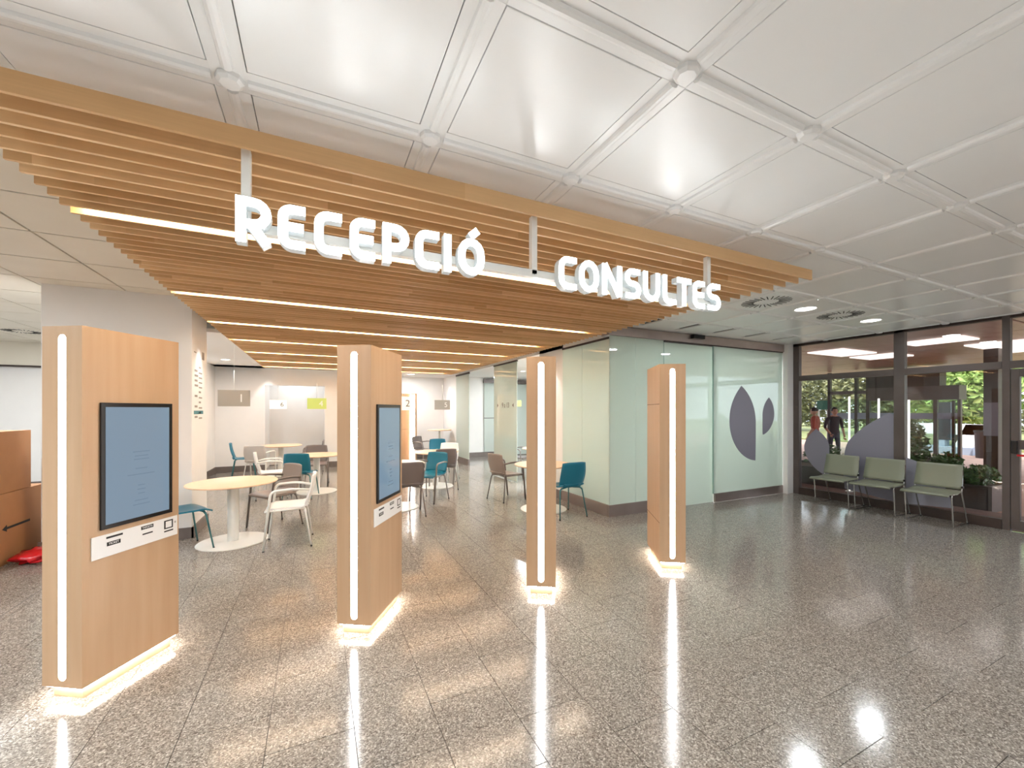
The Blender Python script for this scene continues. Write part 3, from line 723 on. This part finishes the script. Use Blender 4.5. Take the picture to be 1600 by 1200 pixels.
# ---- three linked sled chairs at the window
def sled(y0, y1, label):
    t = thing('sled_chair', label, 'chair', (7.72, (y0+y1)/2, 0), 0, 'linked waiting chairs by the window')
    h = (y1-y0)/2-.012
    st = shell(lambda u, v: (-.33+.45*v, (u-.5)*2*h, .452-.022*math.sin(PI*v)-.10*max(0, .10-v)*3+.01*v), 6, 12, .014)
    obj('seat', st, 'plastic_olive', t)
    bkf = shell(lambda u, v: (.085+.07*v+.012*math.sin(PI*v), (u-.5)*2*(h-.012*v*v), .485+.325*v), 6, 10, .014)
    obj('backrest', bkf, 'plastic_olive', t)
    for s in (-1, 1):
        yy = s*(h-.005)
        path = roundpath([(-.02, yy, .43), (-.20, yy, .432), (-.155, yy, .012), (.29, yy, .012), (.10, yy, .43), (.15, yy*.97, .74)], .035, 5)
        obj('sled_leg', tube(path, .009), 'chrome', t)
        obj('foot_cap', B(.255, .285, yy-.014, yy+.014, 0, .024, .004), 'rubber', t)
    obj('cross_bar', tube([(-.05, -h, .428), (-.05, h, .428)], .009), 'chrome', t)
    obj('link_clip', B(.07, .10, -h-.02, -h+.0, .50, .53, .003), 'black', t)
    return t
sled(3.52, 4.03, 'olive grey sled chair nearest the corner pillar')
sled(2.95, 3.47, 'olive grey sled chair in the middle of the window row')
sled(2.35, 2.86, 'olive grey sled chair nearest the glazed door')

# ================================================================== HANGING NUMBER SIGNS
def hang_sign(num, xa, xb, y, za, zb, m_, pm_, label, ztop=2.62):
    t = thing('hanging_sign', label, 'sign', ((xa+xb)/2, y, za), 0, 'hanging number signs')
    wdt = xb-xa
    obj('board', B(-wdt/2, wdt/2, -.006, .006, 0, zb-za, .002), m_, t)
    me = text_mesh(num, (zb-za)*.72, .001); me.transform(Matrix.Translation((wdt*.22, -.008, (zb-za)*.48)) @ RX_NEGY)
    obj('number', me, pm_, t)
    obj('rod', tube([(0, 0, zb-za), (0, 0, ztop-za-.42)], .006, 6), 'white_metal', t)
    obj('wire', tube([(0, 0, ztop-za-.42), (0, 0, ztop-za)], .002, 5), 'white_metal', t)
hang_sign('1', -1.44, -.994, 8.0, 1.614, 1.88, 'sign_grey', 'print_white', 'grey hanging sign with white number 1')
hang_sign('6', -1.08, -.69, 12.0, 1.585, 1.81, 'sign_white', 'print_dark', 'white hanging sign with number 6')
hang_sign('4', -.204, .216, 11.0, 1.581, 1.842, 'sign_green', 'print_white', 'lime green hanging sign with number 4')
hang_sign('5', 2.72, 3.13, 10.3, 1.566, 1.812, 'sign_grey', 'print_white', 'grey hanging sign with number 5')
hang_sign('', 5.16, 5.5, 10.9, 1.66, 1.84, 'sign_green', 'print_white', 'lime green sign seen beside the glass door')
hang_sign('2', 2.0, 2.40, 11.55, 1.55, 1.93, 'sign_white', 'print_dark', 'white hanging sign with number 2 before the lit pillar')
# lit wooden pillar at the back
lp = thing('lit_pillar', 'wooden pillar with vertical light strip at the back of the room', 'pillar', (2.5, 12.0, 0))
obj('body', B(-.62, .10, .03, .25, 0, 2.03, .003), 'maple', lp)
obj('light_strip', B(-.045, .035, .015, .03, .12, 1.99, .004), 'led_kiosk', lp)
obj('side_panel', B(.05, .10, -.20, .03, 0, 2.03, .003), 'maple', lp)  # fin added forward of the strip, hides its reflection in the glass door
obj('panel_joint', B(-.62, -.10, .027, .031, .995, 1.0), 'bark', lp)
# column directory text, on the x = -1.37 face (seen from +x)
RX_POSX = Matrix.Rotation(PI/2, 4, 'Z') @ Matrix.Rotation(PI/2, 4, 'X')
dp_ = thing('directory_lettering', 'dark directory lettering on the white column beside the left totem', 'lettering', (-1.37, 6.55, 1.5))
rnd = random.Random(5)
def dline(y0, y1, z, h=.022, m_='print_soft'): obj('text_line', B(.0, .0015, y0-6.55, y1-6.55, z-1.5, z-1.5+h), m_, dp_)
dline(6.27, 6.38, 2.27, .012); dline(6.66, 6.78, 2.22, .10)
z = 2.09
for gpos, n in ((0, 4), (1, 1), (2, 1), (3, 1)):
    dline(6.50, 6.60, z, .024); z -= .055
    for k in range(n):
        dline(6.30, 6.30+.13+.03*(k % 2), z, .026); dline(6.50, 6.66, z-.014, .018); z -= .062
    z -= .015
dline(6.26, 6.72, 1.50, .045, 'print_teal')

# ================================================================== CEILING FIXTURES
def swirl(x, y, z, label, mt='ceiling_white'):
    t = thing('swirl_diffuser', label, 'air vent', (x, y, z), 0, 'swirl air diffusers')
    obj('plate', B(-.30, .30, -.30, .30, -.004, .0, .001), mt, t)
    for k in range(26):
        a = 2*PI*k/26
        bm = B(.12, .245, -.0045, .0045, -.0075, -.0035); xf(bm, Matrix.Rotation(a, 4, 'Z') @ Matrix.Translation((0, .03, 0)))
        obj('slot', bm, 'black_matte', t)
    obj('hub', lathe([(0, -.014), (.07, -.012), (.10, -.004), (0, -.004)], 20), mt, t)
tc = lambda i: P0X+PP*(i+.5)
swirl(tc(6), P0Y+PP*1.5, ZC, 'swirl air diffuser in the ceiling just right of the canopy')
swirl(tc(8), P0Y+PP*1.5, ZC, 'swirl air diffuser between the two round downlights')
swirl(-4.55, 8.55, ZL, 'swirl air diffuser in the cream ceiling above the left totem', 'ceiling_cream')
swirl(-4.6, 10.06, ZL, 'smaller looking swirl air diffuser far back in the cream ceiling', 'ceiling_cream')
def downlight(x, y, z, label, power, r=.105, group='round ceiling downlights'):
    t = thing('downlight', label, 'light', (x, y, z), 0, group)
    obj('trim_ring', lathe([(r, -.001), (r+.012, -.008), (r+.022, -.001)], 32), 'white_metal', t)
    obj('diffuser', lathe([(0, -.004), (r, -.004), (r, -.001), (0, -.001)], 32), 'lamp_disc', t)
    if power:
        l = lamp('downlight_lamp', 'AREA', (x, y, z-.012), power, shape='DISK', size=2*r); l.parent = None
    return t
downlight(tc(7), P0Y+PP*1.5, ZC, 'round downlight between the two swirl diffusers', L_DOWN)
downlight(tc(9), P0Y+PP*1.5, ZC, 'round downlight nearest the window wall', L_DOWN)
for i in (-2, 0, 2, 4, 6, 8, 10):  # unseen downlight rows, added to light the hall
    for yy in (-.81, -2.32, -3.82):
        downlight(P0X+PP*(i-.5), yy, ZC, 'round ceiling downlight added behind the viewpoint to light the hall', L_DOWN)
for x, y in ((-3.6, 3.6), (-3.6, 6.4), (-4.6, 9.2), (-2.9, 1.2)):
    downlight(x, y, ZL if y > 2 else ZC, 'round ceiling downlight in the left side hall', L_HALL)
downlight(2.55, 12.35, ZI, 'round downlight above the lit wooden pillar', L_ROOM)
downlight(-.5, 12.9, ZI, 'round downlight inside the back recess', L_ROOM*.22, .07)
for x, y in ((-1.75, 10.5), (-1.75, 8.0)):
    downlight(x, y, ZI, 'round downlight inside the seating room', L_ROOM*.5, .07)
for x, y in ((4.9, 8.4), (5.2, 10.2), (5.6, 11.7)):
    downlight(x, y, ZI+.01, 'round downlight in the corridor beyond the opening', L_ROOM*.55, .06)
for x, y in ((4.7, 5.9), (5.8, 5.6), (7.0, 5.6), (5.8, 7.2)):  # unseen lamps added to brighten the green glass from behind
    downlight(x, y, ZI+.01, 'round downlight added in the room behind the green glass to brighten it', L_ROOM*2.6, .06)
def wash(loc, tgt, e, ang=62):
    l = lamp('wall_washer', 'SPOT', loc, e, (.97, .98, 1), spot_size=math.radians(ang), spot_blend=.5, shadow_soft_size=.06)
    l.rotation_euler = (Vector(tgt)-Vector(loc)).to_track_quat('-Z', 'Y').to_euler()
wash((-1.16, 6.5, 2.58), (-1.36, 6.5, .6), 30)
wash((3.62, 6.38, 2.58), (3.84, 6.38, .6), 34)
wash((3.62, 12.7, 2.58), (3.84, 12.7, .6), 34)
wash((-1.10, 12.02, 2.58), (-1.22, 12.24, .6), 24)

# ================================================================== LEFT CORNER: boxes
def carton(x0, x1, y0, y1, z0, z1, label):
    t = thing('cardboard_box', label, 'box', (x1, (y0+y1)/2, z0))
    L_ = Vector((x1, (y0+y1)/2, z0))
    def p(name, *a, m_='cardboard'):
        bm = B(*a); xf(bm, Matrix.Translation(-L_)); return obj(name, bm, m_, t)
    p('carton_body', x0, x1, y0, y1, z0+.001, z1-.004)
    xm = (x0+x1)/2
    p('flap', x0, xm-.002, y0, y1, z1-.004, z1); p('flap', xm+.002, x1, y0, y1, z1-.004, z1)
    return t, p
carton(-3.45, -2.83, 5.45, 6.33, .714, 1.335, 'upper brown cardboard box at the left edge')
t_, p_ = carton(-3.50, -2.82, 5.40, 6.60, 0, .712, 'lower brown cardboard box marked with a black arrow')
bm = prism([(-.20, .012), (.17, .012), (.17, -.012), (-.20, -.012)], 0, .001); prism([(-.20, .035), (-.27, 0), (-.20, -.035)], 0, .001, bm)
xf(bm, Matrix.Translation((-2.8195, 6.12, .36)) @ RX_POSX); xf(bm, Matrix.Translation(-Vector((-2.82, 6.0, 0)))); obj('arrow_mark', bm, 'black_matte', t_)
# red plastic loop of wrapping
rb = thing('red_bag', 'shiny crumpled red plastic bag on the floor by the box', 'bag', (-2.60, 5.95, 0))
bm = bmesh.new(); bmesh.ops.create_icosphere(bm, subdivisions=3, radius=1)
rr = random.Random(2)
for v in bm.verts:
    k = 1+.25*math.sin(7*v.co.x+3*v.co.y)*math.cos(5*v.co.y-4*v.co.z)+rr.uniform(-.08, .08)
    v.co = Vector((v.co.x*.16*k, v.co.y*.20*k, max(0, .06+v.co.z*.062*k)))
obj('bag_body', smooth(bm), 'red_plastic', rb)
obj('bag_handle', tube(roundpath([(.03, -.20, .03), (.12, -.27, .05), (.17, -.16, .06), (.10, -.05, .06)], .05), .012), 'red_plastic', rb)
# leaf decals on the hall end wall
ld = thing('leaf_decals', 'olive and brown leaf shapes on the white wall behind the boxes', 'decal', (-5.3, 11.69, 1.2))
for (x, z, s, m_, a) in ((-5.02, 1.33, .11, 'decal_leaf_olive', .5), (-5.0, .90, .10, 'decal_leaf_dark', .9)):
    poly = bez((0, 0), (.4, .55), (1.2, .65), (2, 0), 10)+bez((2, 0), (1.2, -.65), (.4, -.55), (0, 0), 10)
    bm = prism([(px*s, pz*s) for px, pz in poly], -.001, .001); xf(bm, Matrix.Translation((x+5.3, 0, z-1.2)) @ RX_NEGY @ Matrix.Rotation(a, 4, 'Z')); obj('leaf', bm, m_, ld)

# ================================================================== OUTSIDE
def R_(px, py):
    return Vector((math.sin(YAW)+math.cos(YAW)*(px-800)/640, math.cos(YAW)-math.sin(YAW)*(px-800)/640, (641-py)/640))
def at_x(px, py, X):
    d = R_(px, py); t = X/d.x; return Vector((X, d.y*t, CAM_H+d.z*t))
def at_z(px, py, Z):
    d = R_(px, py); t = (Z-CAM_H)/d.z; return Vector((d.x*t, d.y*t, Z))
ground = struct('ground', B(XR, 60, -40, 60, -.30, -.05), 'paving', 'pinkish paving outside')
struct('ground_lawn', B(24, 60, -40, 60, -.05, .02), 'grass', 'dry lawn beyond the terrace')
deck = struct('deck', B(8.16, 9.40, -4, 8, -.08, -.035), 'soil', 'dark timber deck outside the window')
plk = share('plank', B(-.044, .044, -6, 6, -.035, -.008, .002), 'deck')
for k in range(12): obj('plank', plk, None, deck, (8.22+.1*k, 2.0, 0))
sof = struct('soffit', B(8.16, 18.0, -1.0, 16, 2.80, 3.0), 'frame_dark', 'brown outdoor soffit with bright panels')
sp_ = share('soffit_panel', B(-.74, .74, -1.48, 1.48, 0, .02, .003), 'soffit')
for i in range(6):
    for j in range(5): obj('soffit_panel', sp_, None, sof, (9.0+1.5*i, .6+3.0*j, 2.78))
for x0, x1, y0, y1 in ((9.40, 10.70, 4.50, 5.15), (11.10, 12.0, 4.38, 5.18), (9.55, 10.20, 2.87, 3.70), (11.0, 13.2, 2.40, 3.30)):
    obj('soffit_light', B(x0, x1, y0, y1, 2.755, 2.778), 'skylight', sof)
# planter with shrubs
pl = thing('planter', 'long dark brown planter box on the deck outside', 'planter', (9.45, 2.55, 0))
def pp(name, bm, m_, par=pl): xf(bm, Matrix.Translation(-Vector(par.location))); return obj(name, bm, m_, par)
for k in range(7): pp('side_board', B(9.42, 9.46, 2.56+.55*k, 3.10+.55*k, -.05, .36, .003), 'frame_dark')
pp('end_board', B(9.42, 10.5, 2.52, 2.56, -.05, .36, .003), 'frame_brown')
pp('back_board', B(10.46, 10.5, 2.56, 6.4, -.05, .36), 'frame_dark')
pp('soil', B(9.46, 10.46, 2.56, 6.4, -.05, .31), 'soil')
def foliage(center, rad, n, size, m_, seed, flat=.0):
    r = random.Random(seed); vs_, fs = [], []
    for k in range(n):
        while True:
            p = Vector((r.uniform(-1, 1), r.uniform(-1, 1), r.uniform(-1, 1)))
            if .25 < p.length < 1: break
        p = Vector((p.x*rad[0], p.y*rad[1], p.z*rad[2]))+Vector(center)
        a = Vector((r.gauss(0, 1), r.gauss(0, 1), r.gauss(0, .7))).normalized(); b_ = a.cross(Vector((r.gauss(0, 1), r.gauss(0, 1), r.gauss(0, 1)))).normalized(); s = size*r.uniform(.6, 1.3)
        nrm = a.cross(b_); i0 = len(vs_)
        vs_ += [p-a*s, p-b_*s*.45+nrm*s*.15, p+a*s, p+b_*s*.45+nrm*s*.15]; fs.append((i0, i0+1, i0+2, i0+3))
    me = bpy.data.meshes.new('foliage'); me.from_pydata([tuple(v) for v in vs_], [], fs); me.materials.append(M[m_]); return me
def shrub(x, y, z, rad, n, size, m_, seed, label, group='planter shrubs'):
    t = thing('shrub', label, 'shrub', (x, y, z), 0, group)
    obj('foliage', foliage((0, 0, rad[2]*.9), rad, n, size, m_, seed), None, t)
    for k in range(4): obj('stem', tube([(0, 0, -.02), (.1*math.cos(k*1.7)*rad[0]*4, .1*math.sin(k*1.7)*rad[1]*4, rad[2])], .008, 5), 'bark', t)
shrub(10.0, 2.79, .31, (.42, .21, .17), 420, .055, 'leaf_dark', 1, 'low clipped shrub at the near end of the planter')
shrub(10.0, 3.22, .31, (.42, .21, .27), 460, .055, 'leaf_dark', 2, 'middling shrub between the low and the tall planter shrubs')
shrub(9.96, 3.72, .31, (.42, .28, .56), 900, .065, 'leaf_dark', 3, 'tallest dark leafy shrub beside the window mullion')
shrub(9.95, 4.30, .31, (.42, .28, .36), 500, .065, 'leaf_dark', 4, 'leafy shrub behind the largest leaf decal')
shrub(9.9, 5.10, .31, (.40, .35, .28), 320, .055, 'leaf_dark', 5, 'shrub far left in the planter behind the small leaf decal')
# slim glowing tubes on the deck, added to imitate light strip reflections in the glass
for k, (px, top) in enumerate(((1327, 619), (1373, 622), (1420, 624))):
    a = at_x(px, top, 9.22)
    t = thing('reflection_tube', ['leftmost', 'middle', 'rightmost'][k]+' of three slim white upright tubes imitating light strip reflections in the window', 'light', (a.x, a.y, -.008), 0, 'upright tubes imitating strip reflections')
    obj('tube', tube([(0, 0, .02), (0, 0, a.z)], .017, 8), 'reflection_glow', t); obj('foot', lathe([(0, 0), (.06, 0), (.06, .015), (.02, .02), (0, .02)], 16), 'white_metal', t)
# entrance vestibule with automatic door
XV = 15.0
ve = thing('entrance_vestibule', 'dark brown glazed entrance vestibule outside the window', 'vestibule', (XV, 5.0, 0))
def vb(name, pxa, pxb, pya, pyb, dx0, dx1, m_):
    a = at_x(pxa, pya, XV); c = at_x(pxb, pyb, XV); y0, y1 = sorted((a.y, c.y)); z0, z1 = sorted((a.z, c.z))
    if pyb >= 712: z0 = -.05
    bm = B(XV+dx0, XV+dx1, y0, y1, z0, z1); xf(bm, Matrix.Translation(-Vector(ve.location))); return obj(name, bm, m_, ve)
vb('fascia', 1356, 1468, 583, 607, 0, .4, 'frame_dark')
vb('header', 1356, 1500, 607, 624, -.05, .4, 'frame_brown')
for a, c in ((1293, 1297), (1335, 1339), (1353, 1358), (1458, 1464), (1496, 1501)): vb('post', a, c, 624 if a > 1360 else 583, 720, 0, .1, 'frame_brown' if a > 1400 else 'frame_dark')
vb('transom', 1293, 1356, 612, 615, 0, .1, 'frame_brown')
for a, c in ((1297, 1335), (1339, 1353), (1358, 1458), (1464, 1496)):
    vb('glass_pane', a, c, 624, 718, .04, .05, 'green_glass')
    vb('frosted_band', a, c, 645, 655, .02, .03, 'concrete_blue')
    vb('bottom_rail', a, c, 711, 716, 0, .08, 'frame_dark')
vb('inner_panel', 1432, 1455, 628, 690, 1.2, 1.3, 'concrete_blue')
vb('door_leaf_stile', 1487, 1491, 626, 716, .0, .08, 'frame_dark')
# dark column and bin
cpos = at_x(1551, 690, 12.0)
oc = thing('outdoor_column', 'dark brown square column outside near the glazed door', 'column', (12.0, cpos.y, -.05))
obj('shaft', B(-.10, .10, -.10, .10, 0, 2.83, .01), 'frame_dark', oc); obj('plate', B(-.105, -.10, -.095, .095, 1.1, 1.75), 'decal_violet', oc)
bp_ = at_z(1541, 716, -.05)
bn = thing('litter_bin', 'dark litter bin beside the outdoor column', 'bin', (bp_.x, bp_.y, -.05))
obj('bin_body', lathe([(0, 0), (.24, 0), (.27, .85), (.25, .9), (0, .9)], 20), 'cloth_dark', bn); obj('rim', lathe([(.25, .86), (.29, .86), (.29, .92), (.25, .92)], 20), 'black_matte', bn)
# white bench wall beyond
bw = at_x(1500, 680, 21)
wb = thing('white_bench', 'long white concrete bench with slanted end on the lawn side', 'bench', (21, bw.y, -.05))
a = at_x(1470, 662, 21); c = at_x(1543, 681, 21)
def wbp(name, bm, m_): xf(bm, Matrix.Translation(-Vector(wb.location))); obj(name, bm, m_, wb)
wbp('top_slab', B(20.9, 21.5, c.y, a.y+1.5, c.z, a.z, .01), 'concrete_white')
wbp('lower_slab', B(20.8, 21.6, c.y+.3, a.y+1.5, -.05, .22, .01), 'concrete_blue')
q = prism([(c.y, a.z), (c.y+.5, a.z), (c.y+.9, -.05), (c.y+.45, -.05)], 0, .6); xf(q, Matrix.Translation((20.9, 0, 0)) @ Matrix(((0, 0, 1, 0), (1, 0, 0, 0), (0, 1, 0, 0), (0, 0, 0, 1)))); wbp('slanted_end', q, 'concrete_white')
for yy in (a.y, a.y+1.2): wbp('support', B(21.0, 21.4, yy-.1, yy+.1, .22, c.z), 'concrete_blue')
# trees
def tree(x, y, h, rad, n, size, m_, seed, label):
    t = thing('tree', label, 'tree', (x, y, -.05), 0, 'trees beyond the terrace')
    obj('trunk', tube([(0, 0, 0), (.1, .15, h*.3), (-.1, .5, h*.62)], [.24, .19, .12], 10), 'bark', t)
    obj('branch', tube([(.05, .1, h*.25), (.3, -.9, h*.5), (.3, -1.6, h*.68)], [.13, .09, .05], 8), 'bark', t)
    obj('foliage', foliage((0, 0, h*.62), rad, n, size, m_, seed), None, t)
tree(25, 7.6, 5.0, (2.0, 2.3, 2.2), 7000, .17, 'leaf_light', 11, 'bright green tree filling the view right of the vestibule')
tree(27, 2.6, 5.2, (2.2, 2.4, 2.5), 6000, .18, 'leaf_light', 12, 'bright green tree seen through the glazed door')
tree(31, 12.6, 5.0, (2.6, 3.0, 2.4), 6000, .2, 'leaf_olive', 13, 'olive green tree behind the vestibule glass')
tree(33, 19.5, 5.0, (3.0, 3.6, 2.6), 6000, .2, 'leaf_olive', 14, 'olive green tree farthest left, behind the two people')
tree(36, -4.0, 6.5, (3.5, 3.6, 3.4), 4000, .22, 'leaf_light', 15, 'green tree far right beyond the door')
hd = thing('hedge', 'long low sunlit hedge at the back of the lawn', 'hedge', (42, 12, 0))
obj('foliage', foliage((0, 0, .8), (1.0, 22, 1.1), 6000, .2, 'leaf_olive', 21), None, hd)
a = at_x(1277, 626, 17); c = at_x(1294, 640, 17)
gb = thing('green_board', 'green rectangular board outside left of the vestibule', 'board', (17, (a.y+c.y)/2, -.05))
obj('board', B(-.02, .02, -(a.y-c.y)/2, (a.y-c.y)/2, c.z+.05, a.z+.05, .004), 'green_panel', gb)
for s in (-1, 1): obj('post', tube([(.03, s*(a.y-c.y)*.4, 0), (.03, s*(a.y-c.y)*.4, a.z+.03)], .025, 8), 'white_metal', gb)

# people outside
def person(x, y, face, shirt, label, stride=.12, bend=.0, h=1.68):
    s = h/1.75
    J = {'pel': (0, 0, .95), 'wai': (0, .01, 1.10), 'che': (0, .02, 1.30), 'nkb': (0, .0, 1.46), 'nk': (0, .02, 1.53),
         'shl': (-.17, 0, 1.42), 'ell': (-.24, -.03, 1.15), 'wrl': (-.22, .10, .93), 'hal': (-.215, .14, .85),
         'shr': (.17, 0, 1.42), 'elr': (.24, -.02, 1.15), 'wrr': (.20, .16, 1.0), 'har': (.19, .22, .95),
         'hil': (-.09, 0, .90), 'knl': (-.10, stride*.8, .50), 'anl': (-.10, stride*.5, .09), 'tol': (-.10, stride*.5+.16, .03),
         'hir': (.09, 0, .90), 'knr': (.10, -stride*.2, .50), 'anr': (.10, -stride, .09), 'tor': (.10, -stride+.16, .03)}
    Rd = {'pel': .145, 'wai': .125, 'che': .15, 'nkb': .09, 'nk': .055, 'shl': .075, 'ell': .045, 'wrl': .03, 'hal': .035, 'shr': .075, 'elr': .045, 'wrr': .03, 'har': .035,
          'hil': .10, 'knl': .06, 'anl': .045, 'tol': .04, 'hir': .10, 'knr': .06, 'anr': .045, 'tor': .04}
    E_ = [('pel', 'wai'), ('wai', 'che'), ('che', 'nkb'), ('nkb', 'nk'), ('nkb', 'shl'), ('shl', 'ell'), ('ell', 'wrl'), ('wrl', 'hal'), ('nkb', 'shr'), ('shr', 'elr'), ('elr', 'wrr'), ('wrr', 'har'),
          ('pel', 'hil'), ('hil', 'knl'), ('knl', 'anl'), ('anl', 'tol'), ('pel', 'hir'), ('hir', 'knr'), ('knr', 'anr'), ('anr', 'tor')]
    names = list(J); me = bpy.data.meshes.new('body'); me.from_pydata([tuple(Vector(J[n])*s) for n in names], [(names.index(a), names.index(b)) for a, b in E_], [])
    t = thing('person', label, 'person', (x, y, -.05), math.atan2(face[1], face[0])-PI/2)
    bo = obj('body', me, None, t)
    md_ = bo.modifiers.new('skin', 'SKIN'); md_.use_smooth_shade = True
    for i, n in enumerate(names):
        me.skin_vertices[0].data[i].radius = (Rd[n]*s, Rd[n]*s*.8); me.skin_vertices[0].data[i].use_root = (n == 'pel')
    bo.modifiers.new('sub', 'SUBSURF').levels = 1
    bpy.context.view_layer.update()
    ev = bpy.data.meshes.new_from_object(bo.evaluated_get(bpy.context.evaluated_depsgraph_get())); bo.modifiers.clear(); bo.data = ev
    for mn in (shirt, 'trousers', 'skin', 'cloth_dark'): ev.materials.append(M[mn])
    for f in ev.polygons:
        c_ = f.center/s; f.use_smooth = True
        f.material_index = 3 if c_.z < .10 else 1 if c_.z < .95 and abs(c_.x) < .19 and not (c_.y > .13 and c_.z > .8) else 2 if (c_.z > 1.485 or (abs(c_.x) > .17 and c_.z < 1.12)) else 0
    hb = bmesh.new(); bmesh.ops.create_uvsphere(hb, u_segments=20, v_segments=14, radius=1)
    for v in hb.verts:
        z_ = v.co.z; k = 1-.18*max(0, -z_); v.co = Vector((v.co.x*.077*k, v.co.y*.095*k+.01*(-z_ > .3), z_*.118))*s+Vector((0, .03, 1.63))*s
    obj('head', smooth(hb), 'skin', t)
    nb = bmesh.new(); bmesh.ops.create_cone(nb, segments=6, radius1=.016*s, radius2=.006*s, depth=.045*s, cap_ends=True); xf(nb, Matrix.Translation(Vector((0, .127, 1.62))*s) @ Matrix.Rotation(.35, 4, 'X')); obj('nose', nb, 'skin', t)
    for sx in (-1, 1):
        eb = bmesh.new(); bmesh.ops.create_uvsphere(eb, u_segments=8, v_segments=6, radius=.011*s); xf(eb, Matrix.Translation(Vector((sx*.03, .112, 1.645))*s)); obj('eye', eb, 'hair', t)
        rb_ = bmesh.new(); bmesh.ops.create_uvsphere(rb_, u_segments=8, v_segments=6, radius=.022*s); xf(rb_, Matrix.Translation(Vector((sx*.078, .025, 1.625))*s) @ Matrix.Diagonal((.4, .8, 1.3, 1))); obj('ear', rb_, 'skin', t)
    obj('mouth', B(-.022*s, .022*s, .112*s, .119*s, 1.572*s, 1.579*s), 'shirt_orange', t)
    gb_ = bmesh.new(); bmesh.ops.create_uvsphere(gb_, u_segments=18, v_segments=12, radius=1)
    bmesh.ops.delete(gb_, geom=[v for v in gb_.verts if v.co.z < -.25 or (v.co.y > .55 and v.co.z < .45)], context='VERTS')
    for v in gb_.verts: v.co = Vector((v.co.x*.086, v.co.y*.104, v.co.z*.125))*s+Vector((0, .026, 1.64))*s
    obj('hair', smooth(gb_), 'hair', t)
    for sx, wr in ((-1, J['hal']), (1, J['har'])):
        for k in range(4):
            b0 = Vector(wr)*s+Vector(((k-1.5)*.017, .01, -.02))*s
            obj('finger', tube([b0, b0+Vector((0, .012, -.035))*s, b0+Vector((0, .03, -.055-.006*(1.5-abs(k-1.5))))*s], [.009*s, .008*s, .006*s], 6), 'skin', t)
        b0 = Vector(wr)*s+Vector((-sx*.03, .01, 0))*s
        obj('thumb', tube([b0, b0+Vector((-sx*.018, .02, -.02))*s, b0+Vector((-sx*.018, .035, -.035))*s], [.010*s, .009*s, .007*s], 6), 'skin', t)
p1 = at_x(1274, 646, 13.2); person(13.2, p1.y, (-.2, 1), 'shirt_orange', 'person in an orange top walking outside, left of the vestibule')
p2 = at_x(1303, 650, 13.6); person(13.6, p2.y, (-.6, -.8), 'cloth_dark', 'person in dark clothes standing outside in front of the vestibule post', .05)
